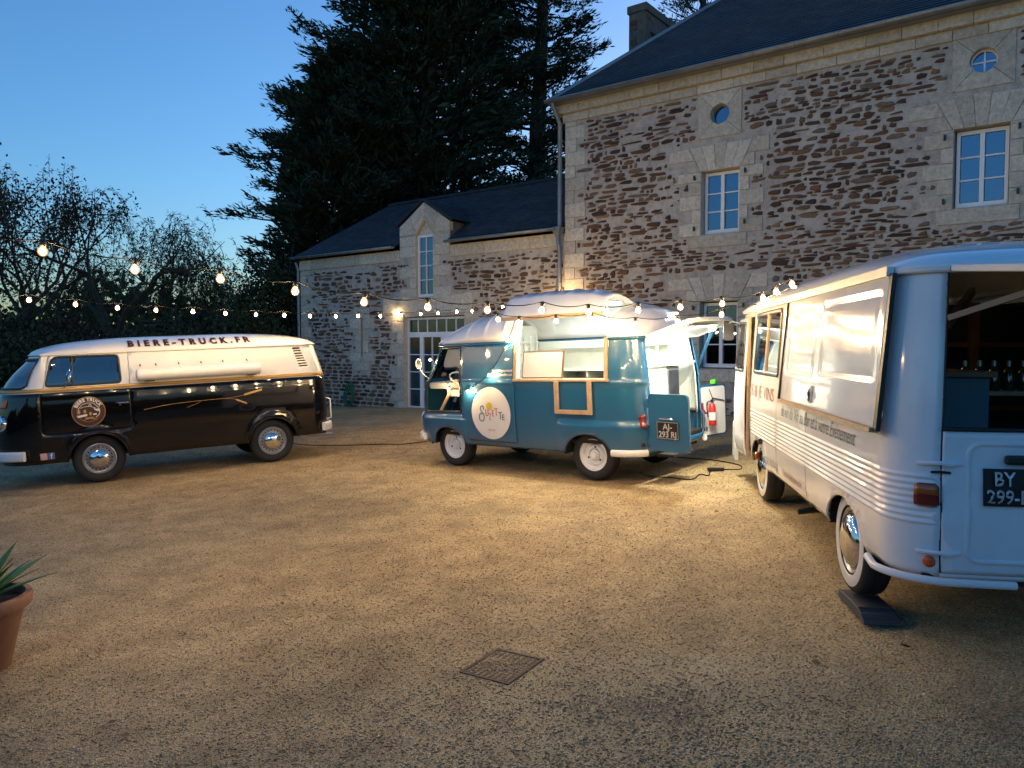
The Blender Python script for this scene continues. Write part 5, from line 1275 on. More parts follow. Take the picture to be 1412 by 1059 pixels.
    for i in range(nx+1):
        x = lx0+(lx1-lx0)*i/nx
        for j in range(ny+1):
            y = hy+(0.80-hy)*(j/(ny-1)) if j < ny else 0.81; z = hz(min(max(x, -0.45), 1.5), min(y, 0.795))+0.014 if j < ny else zg-0.05
            if j == ny-1: z = zg+0.03
            rib = 0.012*max(0, math.cos((x-0.05)/0.35*2*PI))**8*(0.3 < j/ny < 0.98)
            a, b = y-hy, z-hzz+rib; v.append((x, hy+a*math.cos(th)-b*math.sin(th), hzz+a*math.sin(th)+b*math.cos(th)))
    for i in range(nx):
        for j in range(ny): f.append((i*(ny+1)+j, (i+1)*(ny+1)+j, (i+1)*(ny+1)+j+1, i*(ny+1)+j+1))
    lid = MB(); lid.v = [Vector(q) for q in v]; lid.f = f; lo = lid.build('hatch_lid', Wt, t, True); solid(lo, 0.025)
    e0, e1 = Vector(v[ny]), Vector(v[-1]); MB().bar(e0+Vector((0, 0.0, 0)), e1, 0.03, 0.045).build('lid_edge', M['wood'], lo)
    for x in (x0+0.04, x1-0.04):
        i = int((x-lx0)/(lx1-lx0)*nx)*(ny+1)+ny-4; MB().tube([(x, 0.76, 1.74), Vector(v[i])+Vector((0, -0.02, -0.02))], 0.010, 6).build('gas_strut', M['steel'], lo, True)
    # arched ribs and the wooden frame of the hatch
    def arch(x, off=0.0, y0=-0.79, y1=0.79, n=24): return [(x, y, hz(x, y)+off) for y in np.linspace(y0, y1, n)]
    for x in (x0, x1):
        MB().tube([(x, sh.pt(x, 1.22, 1).y-0.03, 1.22), (x, sh.pt(x, 1.5, 1).y-0.03, 1.5)]+[(p_[0], p_[1], p_[2]-0.02) for p_ in reversed(arch(x, 0, 0.2, 0.765, 14))], 0.026, 6).build('hatch_rib', Ln, t, True)
        MB().bar(sh.pt(x, 1.20, 1, 0.02), sh.pt(x, 1.69, 1, 0.02), 0.045, 0.02, up=(0, 1, 0)).build('hatch_post', M['wood'], t)
    MB().tube([(0.33, -0.78, 0.6), (0.33, -0.76, 1.5)]+[(p_[0], p_[1], p_[2]-0.03) for p_ in arch(0.33, 0, -0.76, 0.2, 16)], 0.028, 6).build('roof_rib', Ln, t, True)
    MB().box(x0-0.03, x1+0.03, 0.72, 0.885, 1.185, 1.215).build('hatch_sill', M['wood'], t, bev=0.004)
    # folded support frame under the sill
    sf = MB(); yy = 0.885; sf.box(0.37, 0.425, yy, yy+0.03, 0.80, 1.185).box(-0.11, -0.055, yy, yy+0.03, 0.80, 1.185).box(-0.055, 0.37, yy, yy+0.03, 0.80, 0.85); sf.build('shelf_support', M['wood'], t, bev=0.003)
    # inside: floor, worktop, shelves, drawer unit, light strips
    MB().box(-0.70, 2.75, -0.76, 0.76, 0.44, 0.48).build('floor', M['dark_under'], t)
    MB().box(-0.66, 3.0, -0.6, 0.6, 0.30, 0.36).build('underbody', M['dark_under'], t)
    MB().box(1.98, 2.0, -0.76, 0.05, 0.48, 1.9).build('bulkhead', Ln, t)
    wt = MB().box(-0.15, 1.6, -0.77, -0.32, 1.24, 1.27).build('worktop', Ln, t, bev=0.005)
    for x in (-0.15, 0.33, 0.80, 1.25): MB().box(x, x+0.02, -0.77, -0.34, 0.48, 1.238).build('cabinet_side', Ln, wt)
    MB().box(-0.15, 1.6, -0.77, -0.74, 0.48, 1.238).build('cabinet_back', M['steel'], wt)
    for z in (1.55,): MB().box(-0.2, 1.5, -0.78, -0.60, z, z+0.02).build('wall_shelf', Ln, t)
    for x in (-0.10, 0.08): MB().box(x, x+0.15, -0.70, -0.36, 1.06, 1.16).build('jar_box', M['dark_wood'], wt, bev=0.01)
    ls = emit('van_lamp', (0.82, 1.0, 0.95), VAN_LAMP*2.0)
    for x, y in ((0.42, -0.15), (1.15, -0.15)): MB().box(x-0.30, x+0.30, y-0.035, y+0.035, hz(x, y)-0.075, hz(x, y)-0.05).build('light_strip', ls, t)
    MB().box(-0.62, -0.22, -0.28, -0.22, hz(-0.4, -0.25)-0.09, hz(-0.4, -0.25)-0.065).build('light_strip', ls, t)
    hl_ = emit('hatch_fill_lamp', (1.0, 0.90, 0.70), VAN_LAMP*24)  # added lamp under the lid, brightens the gravel before the hatch
    def lidp(x, y, dz):
        a, b = y-hy, hz(x, y)-hzz+dz; return Vector((x, hy+a*math.cos(th)-b*math.sin(th), hzz+a*math.sin(th)+b*math.cos(th)))
    downlight(lidp(0.0, 0.70, -0.11), lidp(0.85, 0.70, -0.11), 0.05, 'hatch_fill_light', hl_, lo)
    ra = MB()
    for k in range(4): ra.bar((1.94, -0.70+k*0.14, 1.27), (1.94, -0.70+k*0.14, 1.75), 0.02)
    for z in (1.35, 1.5, 1.65): ra.box(1.92, 1.96, -0.72, -0.24, z, z+0.02)
    ra.build('utensil_rack', M['white_paint'], t)
    # kitchen block seen through the rear opening
    kb = MB().box(-0.62, -0.22, 0.04, 0.66, 0.48, 1.32).build('sink_cabinet', Ln, t, bev=0.006); MB().box(-0.66, -0.2, -0.62, 0.68, 1.322, 1.35).build('counter_top', Ln, kb, bev=0.004)
    for y in (0.16, 0.52): MB().lathe([(0.014, 0), (0.014, 0.012), (0.001, 0.014)], 10, xax((-0.62, y, 1.16), -1)).build('knob', M['steel'], kb)
    MB().box(-0.60, -0.22, -0.30, 0.02, 0.80, 1.30).build('drawer_unit', M['aluminium'], kb, bev=0.004); MB().box(-0.612, -0.60, -0.27, -0.01, 0.84, 1.26).build('drawer_front', M['steel'], kb, bev=0.004)
    MB().tube(catmull([(-0.42, -0.10, 1.35), (-0.42, -0.10, 1.56), (-0.45, -0.08, 1.63), (-0.52, -0.04, 1.63), (-0.55, -0.02, 1.58)], 5), 0.014, 8).build('tap', M['white_paint'], kb, True)
    MB().lathe([(0.001, 0.0), (0.11, 0.0), (0.12, 0.05), (0.09, 0.13), (0.05, 0.17), (0.001, 0.18)], 14, Matrix.Translation((-0.45, 0.16, 1.35)) @ Matrix.Scale(0.8, 4, (1, 0, 0))).build('folded_cloth', M['white_paint'], kb, True)
    # rear doors, lifted flap, strut
    def slab(nm, a, b, z0, z1, mout, min_, th_=0.035, flip=1):
        a, b = Vector(a), Vector(b); d = (b-a).normalized(); n_ = Vector((d.y, -d.x, 0))*flip; h = MB(); L = (b-a).length
        fn = lambda u, z, k: a+d*u+n_*k+Vector((0, 0, z))
        h.prism(rrect(0, L, z0, z1, 0.05, 4), 0.0, th_, lambda u, z, k: fn(u, z, k)); o = h.build(nm, mout, t, bev=0.006)
        MB().prism(rrect(0.03, L-0.03, z0+0.03, z1-0.03, 0.04, 4), th_+0.001, th_+0.006, lambda u, z, k: fn(u, z, k)).build('inner_panel', min_, o); return o, fn, L
    # left door: outside (+y) is blue; normal n_ points to its inside
    dl, fl, L = slab('rear_door', (-0.735, 0.70, 0), (-1.285, 0.80, 0), 0.40, 1.04, B, Ln, 0.035, -1)
    if fl(0, 0, 1).y > fl(0, 0, 0).y: pass
    sgn = -1 if fl(0, 0, 0.1).y < fl(0, 0, 0).y else 1; po = -0.004 if sgn < 0 else 0.045
    pl = MB().prism(rrect(0.13, 0.43, 0.545, 0.735, 0.012, 3), po, po-0.008, lambda u, z, k: fl(u, z, k)).build('number_plate', M['plate_black'], dl)
    MB().prism([(0.133, 0.548), (0.427, 0.548), (0.427, 0.732), (0.133, 0.732)], po-0.0085, po-0.009, lambda u, z, k: fl(u, z, k)).build('plate_border', M['plate_silver'], pl); MB().prism([(0.138, 0.553), (0.422, 0.553), (0.422, 0.727), (0.138, 0.727)], po-0.0092, po-0.0100, lambda u, z, k: fl(u, z, k)).build('plate_face', M['plate_black'], pl)
    for tx, z, w in (('AJ-', 0.65, 0.13), ('293 RJ', 0.565, 0.245)): lettering('plate_lettering', tx, 0.09, M['plate_silver'], pl, lambda a, b: fl(0.28+a, z+b, po-0.0115), width=w, height=0.066, align='C', offset=0.002)
    MB().tube([fl(0.18, 0.775, po), fl(0.2, 0.775, po-0.04), fl(0.34, 0.775, po-0.045), fl(0.40, 0.77, po-0.035)], 0.012, 7).build('door_handle', M['chrome'], dl, True)
    for z in (0.5, 0.93): MB().tube([fl(-0.01, z-0.05, 0.0), fl(-0.01, z+0.05, 0.0)], 0.014, 8).build('hinge', B, dl)
    d2, f2, L2 = slab('rear_door', (-0.60, -0.74, 0), (-0.72, -1.27, 0), 0.34, 1.02, B, M['sticker_white'])
    inn = 0.042
    for u, z in ((0.05, 0.62), (0.12, 0.42)): MB().prism(rrect(u, u+0.025, z, z+0.06, 0.006, 2), inn, inn+0.004, lambda a, b, k: f2(a, b, k)).build('slot', M['black_plastic'], d2)
    MB().tube([f2(0.2, 0.96, inn), f2(0.25, 0.84, inn+0.01), f2(0.46, 0.80, inn+0.01), f2(0.5, 0.78, inn)], 0.006, 5).build('door_cable', M['black_plastic'], d2)
    MB().tube([f2(-0.02, 0.45, 0.02), f2(-0.02, 0.9, 0.02)], 0.014, 8).build('hinge', B, d2)
    fp = [(-0.70, 0.63, 1.665), (-0.70, -0.63, 1.665), (-1.20, -0.56, 1.83), (-1.24, -0.35, 1.845), (-1.24, 0.35, 1.845), (-1.20, 0.56, 1.83)]
    fl_ = MB(); n_ = (Vector(fp[1])-Vector(fp[0])).cross(Vector(fp[4])-Vector(fp[0])).normalized(); n_ = n_ if n_.z > 0 else -n_
    fl_.v = [Vector(q) for q in fp]+[Vector(q)+n_*0.03 for q in fp]; fl_.f = [tuple(range(6)), tuple(range(11, 5, -1))]+[(i, (i+1) % 6, 6+(i+1) % 6, 6+i) for i in range(6)]
    fo = fl_.build('rear_flap', Wt, t, bev=0.006); MB().tube([Vector(q)-n_*0.012 for q in fp[:2][::-1]+fp[5:1:-1]], 0.012, 6, closed=True).build('flap_rim', Ln, fo, True)
    downlight((-1.10, 0.30, 1.775), (-1.10, -0.30, 1.775), 0.05, 'flap_light', emit('flap_lamp', (1.0, 0.97, 0.80), VAN_LAMP*46), fo)
    MB().lathe([(0.05, 0), (0.05, -0.03), (0.03, -0.05), (0.001, -0.05)], 12, Matrix.Translation((-1.0, -0.42, 1.755))).build('flap_bracket', M['white_paint'], fo)
    MB().bar((-0.62, -0.74, 1.24), (-1.0, -0.42, 1.72), 0.035, 0.02).build('flap_strut', B, fo)
    MB().box(-0.95, -0.72, 0.02, 0.52, 0.30, 0.33).build('rear_step', M['dark_under'], t)
    # cab: dash, steering wheel, seat, handrail, mirror
    MB().box(2.45, 2.86, -0.70, 0.66, 1.06, 1.15).build('dashboard', M['white_paint'], t, bev=0.02); MB().box(2.30, 2.62, -0.15, 0.55, 0.94, 1.05).build('dash_tray', M['white_paint'], t, bev=0.015)
    MB().box(2.12, 2.46, 0.10, 0.62, 1.16, 1.19).build('papers', M['wood'], t)
    sw = MB().tube([Vector((2.42, 0.40, 1.18))+Vector((0.16*math.cos(a), 0.215*math.sin(a), 0.10*math.cos(a))) for a in [2*PI*k/32 for k in range(32)]], 0.013, 6, closed=True).build('steering_wheel', M['white_paint'], t, True)
    MB().tube([(2.42, 0.40, 1.18), (2.62, 0.40, 0.86)], 0.022, 8).tube([(2.42, 0.20, 1.18), (2.42, 0.60, 1.18)], 0.010, 6).build('steering_column', M['white_paint'], sw, True)
    se_ = MB().box(2.02, 2.32, 0.14, 0.62, 0.78, 0.90).build('seat', M['seat'], t, bev=0.04); MB().box(2.0, 2.06, 0.14, 0.62, 0.9, 1.30).build('backrest', M['seat'], se_, bev=0.03); MB().box(2.06, 2.22, 0.50, 0.66, 0.90, 0.97).build('cushion', M['lining'], se_, bev=0.03)
    MB().tube([(2.38, 0.72, 1.02), (2.56, 0.74, 0.76)], 0.022, 8).build('handrail', M['wood'], t, True)
    mp = sh.pt(2.88, 1.22, 1, 0.0); ma = MB().tube([mp, mp+Vector((0.03, 0.06, 0.06)), mp+Vector((0.06, 0.10, 0.13))], 0.008, 6).build('mirror_arm', M['white_paint'], t, True)
    mc = mp+Vector((0.07, 0.11, 0.21)); Mm = Matrix.Translation(mc) @ Matrix.Rotation(R(90), 4, 'Y') @ Matrix.Rotation(R(25), 4, 'X') @ Matrix.Scale(1.6, 4, (1, 0, 0)) @ Matrix.Scale(0.8, 4)
    MB().lathe([(0.055, -0.012), (0.06, 0.0), (0.055, 0.012), (0.047, 0.008), (0.047, -0.008), (0.055, -0.012)], 20, Mm).build('mirror_rim', M['white_paint'], ma, True); MB().lathe([(0.001, 0.0), (0.048, 0.0)], 20, Mm).build('mirror_glass', M['chrome'], ma)
    return Mx, fl, f2
EST_M, _fl, _f2 = blue_van()
def world_est(p): return EST_M @ Vector(p)
def on_van(name, label, cat, p, rz=0.0):
    t = thing(name, label, cat, EST_M @ Matrix.Translation(p) @ Matrix.Rotation(rz, 4, 'Z')); return t
# things standing in or hanging on the van
t = on_van('menu_board', 'white menu board with dark rim standing on the hatch sill', 'board', (0.70, 0.79, 1.217))
t.rotation_euler = (EST_M @ Matrix.Rotation(R(10), 4, 'X')).to_euler()
MB().prism(rrect(-0.32, 0.32, 0, 0.345, 0.02, 3), -0.012, 0.0).build('rim', M['dark_wood'], t); MB().prism(rrect(-0.302, 0.302, 0.015, 0.325, 0.015, 3), 0.0005, 0.006).build('writing_surface', plain('board_white', (0.50, 0.46, 0.42), 0.4, var=0.03), t)
for (x, y, z, h, r, lb) in ((0.47, 0.30, 1.0, 0.30, 0.035, 'tall white squeeze bottle behind the menu board'), (0.40, 0.28, 1.0, 0.22, 0.04, 'short white squeeze bottle beside the taller one')):
    pass
for (x, y, h, r, lb) in ((0.52, -0.45, 0.26, 0.035, 'tall white squeeze bottle on the worktop behind the menu board'), (0.40, -0.42, 0.17, 0.04, 'short white squeeze bottle beside the taller bottle on the worktop'), (-0.02, -0.5, 0.09, 0.09, 'white bowl on the worktop at the right of the hatch')):
    tt = on_van('squeeze_bottle' if r < 0.05 else 'bowl', lb, 'bottle' if r < 0.05 else 'bowl', (x, y, 1.27))
    if r < 0.05: MB().lathe([(0.001, 0), (r, 0), (r, h*0.62), (r*0.8, h*0.70), (r*0.3, h*0.76), (r*0.3, h*0.84)], 16).build('bottle_body', M['white_paint'], tt, True); MB().lathe([(r*0.36, h*0.8), (r*0.3, h*0.9), (r*0.12, h), (0.001, h)], 12).build('nozzle', M['sticker_white'], tt, True)
    else: MB().lathe([(0.001, 0.0), (r*0.5, 0), (r, h*0.8), (r*1.02, h), (r*0.95, h*0.9), (r*0.4, 0.02), (0.001, 0.02)], 20).build('bowl_body', M['white_paint'], tt, True)
p = _f2(0.17, 0.42, 0.105)
t = on_van('fire_extinguisher', 'red fire extinguisher hanging on the open white rear door', 'extinguisher', (p.x, p.y, 0.50))
t.scale = (0.86, 0.86, 0.86)
MB().lathe([(0.001, 0.0), (0.05, 0.0), (0.055, 0.015), (0.055, 0.26), (0.045, 0.31), (0.02, 0.335), (0.02, 0.36)], 20).build('cylinder_body', M['red_paint'], t, True)
MB().lathe([(0.024, 0.34), (0.026, 0.38), (0.001, 0.385)], 12).build('valve', M['black_plastic'], t, True); MB().bar((0, 0, 0.385), (-0.05, 0.03, 0.41), 0.016, 0.012).bar((0, 0, 0.36), (-0.06, 0.03, 0.365), 0.016, 0.01).build('grip', M['black_plastic'], t)
MB().tube(catmull([(0.02, 0, 0.36), (0.07, 0.02, 0.33), (0.066, 0.02, 0.18), (0.06, 0.01, 0.12)], 5), 0.009, 6).build('hose', M['black_plastic'], t, True)
MB().lathe([(0.0558, 0.08), (0.0562, 0.085), (0.0562, 0.19), (0.0558, 0.195)], 14, None, R(60), R(220)).build('instruction_label', M['sticker_white'], t, True)
p = _f2(0.32, 1.02, 0.02); t = on_van('green_sponge', 'bright green sponge lying on top of the open white rear door', 'sponge', (p.x, p.y, 1.022), R(102)); MB().box(-0.055, 0.055, -0.035, 0.035, 0, 0.055).build('sponge_body', M['green_plastic'], t, bev=0.008)
# ------------------------------------------------------------------ white wine-bar van with ribbed flanks
def white_van():
    o = Vector((2.96713819, 4.57917834, 0.217)); f = Vector((0.13579048, 0.99073758, 0)); l = Vector((-0.99073758, 0.13579048, 0)); Mx = vmat(o, f, l, Vector((0, 0, 1)))
    t = thing('bar_van', 'vintage white bar van with ribbed flank and whitewall tyres', 'van', Mx)
    wb = 2.82; x0 = -0.07; Wt = M['j7_white']; xr, xf = -0.97, 4.50
    def disp(s, z):
        d = 0.0
        if 0.63 < z < 0.905:
            fade = sstep(-1.42, -1.34, s)*(1-sstep(3.2, 3.3, s)); seam = min(1, abs(s+0.62)/0.02)*min(1, abs(s-0.92)/0.02)*min(1, abs(s-1.98)/0.02)
            d += 0.011*fade*seam*(0.5-0.5*math.cos(2*PI*(z-0.637)/0.0323))*sstep(0.63, 0.645, z)*sstep(0.905, 0.89, z)
        for cx in (x0, wb):
            r = math.hypot((s-cx)/0.39, (z-0.33)/0.268); d += 0.02*sstep(1.2, 1.02, r)
        return d-0.015*sstep(0.42, 0.36, z)
    wp = interp([(0.3, 0.965), (0.5, 0.99), (0.9, 1.0), (1.2, 0.99), (1.9, 0.955)]); fx = interp([(0.3, -0.10), (0.6, 0.0), (1.2, -0.05), (1.9, -0.35)]); rx = interp([(0.3, 0.03), (0.6, 0.0), (1.2, 0.01), (1.9, 0.06)])
    sh = Shell(0.95, xr, xf, (0.24, 0.26), (0.40, 0.45), wp, fx, rx, disp, 0.05, 0.03, 0.75)
    zb, zg = 0.37, 1.90; ds = sh.s_rc-0.335           # s of the rear door's outer edge (y about 0.73)
    ribz = tuple(np.arange(0.632, 0.904, 0.0054)); win = rpoly([(1.98, 1.275), (3.14, 1.275), (3.14, 1.845), (1.98, 1.845)], 0.04)
    fo = rpoly([(-0.72, 1.13), (1.54, 1.13), (1.54, 1.86), (-0.72, 1.86)], 0.03)
    dfr = rpoly([(3.30, 0.40), (4.12, 0.40), (4.12, 1.84), (3.30, 1.84)], 0.05)
    for side in (1, -1):
        out = [(ds, zb), (x0-0.45, zb)]+archhole(x0, 0.33, 0.285, zb, rx=0.41)[::-1]+[(x0+0.45, zb), (wb-0.45, zb)]+archhole(wb, 0.33, 0.285, zb, rx=0.41)[::-1]+[(wb+0.45, zb), (sh.smax, zb), (sh.smax, 1.22)]
        w0, w1 = (sh.s_fc+0.30, 1.22), (sh.s_fc+0.28, 1.80); out += rpoly([(sh.smax, 1.22), w0, w1, (sh.smax, 1.80)], [0, 0.1, 0.1, 0])[6:-6]+[(sh.smax, 1.80), (sh.smax, zg), (ds+0.0, zg)]
        sh.panel('body', out, [win, fo, dfr] if side > 0 else [], Wt, t, side, 0, 0.07 if side > 0 else 0.12, 0.07, ribz if side > 0 else (), 0.012)
        # rear: header above the opening, sill, lower door
        sh.panel('rear_header', [(sh.smin, 1.885), (ds, 1.885), (ds, zg), (sh.smin, zg)], [], Wt, t, side, 0, 0.06)
        sh.panel('rear_sill', [(sh.smin, zb), (ds, zb), (ds, 0.395), (sh.smin, 0.395)], [], Wt, t, side, 0, 0.06)
        dd = sh.panel('rear_door', rpoly([(sh.smin+0.004, 0.402), (ds-0.006, 0.402), (ds-0.006, 1.112), (sh.smin+0.004, 1.112)], 0.012), [], Wt, t, side, 0.004, 0.05)
        sh.strip(rrect(sh.smin+0.06, ds-0.12, 0.47, 1.05, 0.06), 0.03, 'door_pressing', Wt, dd, side, 0.003, 0.007)
        sh.strip([(ds-0.003, 0.40), (ds-0.003, 1.885)], 0.014, 'door_seal', M['black_plastic'], dd, side, -0.006, 0.006, False)
        sh.strip([(ds, 1.117), (sh.smin+0.01, 1.117)], 0.022, 'opening_seal', M['black_plastic'], t, side, 0.003, 0.010, False)
        for z in (0.505, 0.945):
            MB().tube([sh.pt(ds+0.10, z, side, 0.004), sh.pt(ds+0.03, z+0.006, side, 0.02), sh.pt(ds, z+0.008, side, 0.028), sh.pt(ds-0.03, z, side, 0.022), sh.pt(ds-0.09, z+0.004, side, 0.006)], 0.011, 7).build('hinge', Wt, dd, True)
        MB().tube([sh.pt(ds+0.04, 0.905, side, 0.012), sh.pt(ds, 0.91, side, 0.022), sh.pt(ds-0.04, 0.905, side, 0.012)], 0.007, 6).build('door_catch', M['black_plastic'], dd, True)
        zl0, zl1 = 0.735, 0.85; ls = sh.panel('tail_lamp', rrect(ds+0.006, ds+0.105, zl0, zl1, 0.022), [], M['lamp_red'], t, side, 0.028, 0.03, thick=0.03)
        sh.panel('indicator_lens', rpoly([(ds+0.010, zl0+0.058), (ds+0.101, zl0+0.058), (ds+0.101, zl1-0.004), (ds+0.010, zl1-0.004)], [0.003, 0.003, 0.02, 0.02]), [], M['lamp_orange'], ls, side, 0.033, 0.03, thick=0.008)
        sh.flat('reflector', circ(ds+0.045, 0.457, 0.028, 20), [], M['orange_reflector'], t, side, 0.012, 0.03, thick=0.012)
        pts = [sh.pt(s, 0.40, side, 0.05) for s in np.linspace(sh.s_rc+0.10, ds-0.33, 22)]
        for k, p_ in enumerate(pts): p_.z = 0.372-0.004*k/22+0.02*max(0, 1-k/3)
        MB().tube(pts, 0.020, 9).build('rear_bumper', M['white_paint'], t, True)
        sh.strip([(sh.s_rc-0.34, zg), (1.0, zg), (3.0, zg), (sh.smax-0.01, zg)], 0.03, 'roof_gutter', Wt, t, side, 0.016, 0.014, False, 0.06)
        for cx in (x0, wb): wheelwell(t, cx, 0.33, 0.42, side*0.5, side*0.92)
        sh.flat('windscreen', [(sh.smax, 1.225), (w0[0]+0.03, 1.225), (w0[0], 1.3), (w1[0], 1.74), (w1[0]+0.05, 1.795), (sh.smax, 1.795)], [], M['van_glass'], t, side, -0.006, 0.08)
    for side in (1, -1):
        for cx in (x0, wb): wheel(t, cx+0.055, side*0.815, 0.335+(0.0 if side > 0 else 0.05), 0.322, 0.165, 'j7', side)
    # number plate and handle on the rear door (left leaf)
    X = lambda y, z, k=0.0: sh.pt(ds-(0.735-y), z, 1, 0.006+k)
    pl = MB().add([X(a, b, k) for k in (0.004, 0.012) for a, b in ((0.552, 0.752), (0.262, 0.752), (0.262, 0.932), (0.552, 0.932))], [(0, 1, 2, 3), (4, 5, 6, 7), (0, 1, 5, 4), (1, 2, 6, 5), (2, 3, 7, 6), (3, 0, 4, 7)]).build('number_plate', M['plate_black'], t)
    for tx, z, y0, w in (('BY', 0.852, 0.505, 0.092), ('299-DY', 0.766, 0.540, 0.262)): lettering('plate_lettering', tx, 0.09, M['plate_silver'], pl, lambda a, b: X(y0-a, z+b, 0.02), width=w, height=0.066, offset=0.001)
    MB().add([X(a, b, k) for k in (0.01, 0.05) for a, b in ((0.465, 0.955), (0.20, 0.955), (0.20, 1.0), (0.465, 1.0))], [(0, 1, 2, 3), (4, 5, 6, 7), (0, 1, 5, 4), (1, 2, 6, 5), (2, 3, 7, 6), (3, 0, 4, 7)]).build('door_handle', M['black_plastic'], t, bev=0.012)
    # roof
    rf, hz = roofmesh('roof', sh, zg+0.012, 0.165, t, Wt, 3.6, 2.4, 5.0, 2.2, over=0.035, ns=170, crown=0.07)
    solid(rf, 0.02)
    # side window in two lights
    sh.strip(win, 0.045, 'window_rubber', M['black_plastic'], t, 1, 0.0, 0.010)
    sh.strip([(2.56, 1.275), (2.56, 1.845)], 0.04, 'window_bar', M['wood'], t, 1, -0.004, 0.014, False)
    for a, b in ((2.0, 2.54), (2.58, 3.12)): sh.flat('window_pane', rrect(a, b, 1.29, 1.83, 0.02), [], M['van_glass'], t, 1, -0.004 if a < 2.3 else 0.002, 0.12)
    # big service flap, hinged on top and standing slightly open
    y1, z1, y0, z0 = 0.94, 1.885, 1.005, 1.10; A = Vector((0, y1, z1)); D = Vector((0, y0-y1, z0-z1)); L = D.length; D.normalize(); Nn = Vector((0, -D.z, D.y)).normalized()
    def P(x, v, k=0.0): return A+Vector((x, 0, 0))+D*v+Nn*k
    fx0, fx1 = -0.755, 1.57
    R1 = (0.62, 1.40, 0.09, 0.56); R2 = (-0.66, 0.46, 0.07, 0.55)
    def emb(x, v):
        d = 0
        for a, b, c, e in (R1, R2):
            m = min(x-a, b-x, v-c, e-v); d = max(d, sstep(-0.002, 0.018, m)-0.6*sstep(0.03, 0.05, m))
        wob = 0.0022*math.sin(x*5.1+v*3)+0.0018*math.sin(v*9+x*2.3)
        return -0.010*d+wob
    V, F = cdt([(fx0, 0.0), (fx1, 0.0), (fx1, L), (fx0, L)], [], 0.03, 0.02)
    fl = pydata('service_flap', [P(a, b, emb(a, b)) for a, b in V], F, Wt, t, True)
    if fl.data.polygons[0].normal.dot(Nn) < 0: fl.data.flip_normals()
    solid(fl, 0.02)
    e = MB(); e.bar(P(fx0-0.012, -0.01, -0.012), P(fx0-0.012, L+0.012, -0.012), 0.05, 0.022, up=Nn); e.build('flap_edge', M['black_plastic'], fl); MB().bar(P(fx0, L+0.012, -0.006), P(fx1, L+0.012, -0.006), 0.024, 0.05, up=Nn).build('flap_edge', M['wood'], fl); MB().bar(P(fx1+0.012, 0, -0.012), P(fx1+0.012, L+0.02, -0.012), 0.024, 0.05, up=Nn).build('flap_edge', M['black_plastic'], fl)
    MB().bar(P(fx0, -0.02, 0.0), P(fx1, -0.02, 0.0), 0.05, 0.035, up=Nn).build('hinge_rail', M['aluminium'], fl)
    lk = MB(); lk.prism(rrect(0.535, 0.615, L-0.155, L-0.035, 0.035, 4), 0.001, 0.012, lambda a, b, k: P(a, b, k)); lo = lk.build('lock_plate', M['white_paint'], fl); MB().prism(rrect(0.55, 0.60, L-0.135, L-0.045, 0.02, 4), 0.0125, 0.016, lambda a, b, k: P(a, b, k)).build('keyhole_plate', M['black_plastic'], lo); MB().bar(P(0.56, L-0.07, 0.022), P(0.592, L-0.11, 0.022), 0.014, 0.012, up=Nn).build('lock_handle', M['chrome'], lo)
    # sliding cab door, a little open and proud of the flank
    do = rpoly([(3.42, 0.36), (4.28, 0.36), (4.28, 1.83), (3.42, 1.83)], [0.03, 0.10, 0.06, 0.03]); dw = rrect(3.52, 4.14, 1.27, 1.78, 0.05)
    sd = sh.panel('sliding_door', do, [dw], Wt, t, 1, 0.05, 0.06, 0.07, ribz[::2]); sh.strip(dw, 0.03, 'window_rubber', M['black_plastic'], sd, 1, 0.05, 0.008); sh.flat('window_pane', dw, [], M['van_glass'], sd, 1, 0.045, 0.12)
    MB().bar(sh.pt(3.40, 0.38, 1, 0.04), sh.pt(3.40, 1.83, 1, 0.04), 0.03, 0.03).build('door_edge', M['wood'], sd)
    MB().prism([(4.16, 0.22), (4.34, 0.26), (4.34, 0.66), (4.20, 0.62)], 0.93, 0.97).build('door_skirt', Wt, sd)
    ma = MB().tube([(4.18, 0.93, 1.80), (4.26, 1.0, 1.82), (4.3, 1.04, 1.80)], 0.010, 6).tube([(4.3, 1.04, 1.80), (4.3, 1.04, 1.6)], 0.008, 6).build('mirror_arm', M['aluminium'], t, True); MB().prism(rrect(0.975, 1.10, 1.60, 1.83, 0.035, 4), 4.285, 4.32, lambda a, b, k: (k, a, b)).build('mirror', M['black_plastic'], ma, bev=0.008)
    # markers and lettering on the flank
    MB().box(2.60, 2.66, 0.94, 0.985, 0.60, 0.65).build('marker_lamp', M['black_plastic'], t, bev=0.008); ind = MB().box(2.66, 2.73, 0.93, 0.955, 0.43, 0.53).build('indicator_base', M['black_plastic'], t, bev=0.006); MB().box(2.66, 2.73, 0.956, 1.0, 0.44, 0.515).build('indicator', M['lamp_orange'], ind, bev=0.015)
    ink1 = plain('faded_rust_ink', (0.30, 0.13, 0.09), 0.5); ink2 = plain('faded_teal_ink', (0.085, 0.15, 0.19), 0.5)
    S = lambda x, z, k=0.004: sh.pt(x, z, 1, k)
    lettering('flank_lettering', 'S & JÊ VINS', 0.2, ink1, t, lambda a, b: S(3.22-a, 1.035+b), width=1.12, height=0.15)
    lettering('door_lettering', 'K', 0.2, ink1, sd, lambda a, b: sh.pt(3.92-a, 1.035+b, 1, 0.054), height=0.15)
    lettering('flank_lettering', 'de vin du Vin au Bar et à votre Evénement', 0.14, ink2, t, lambda a, b: S(1.76-a, 0.945+b), shear=0.35, width=2.04)
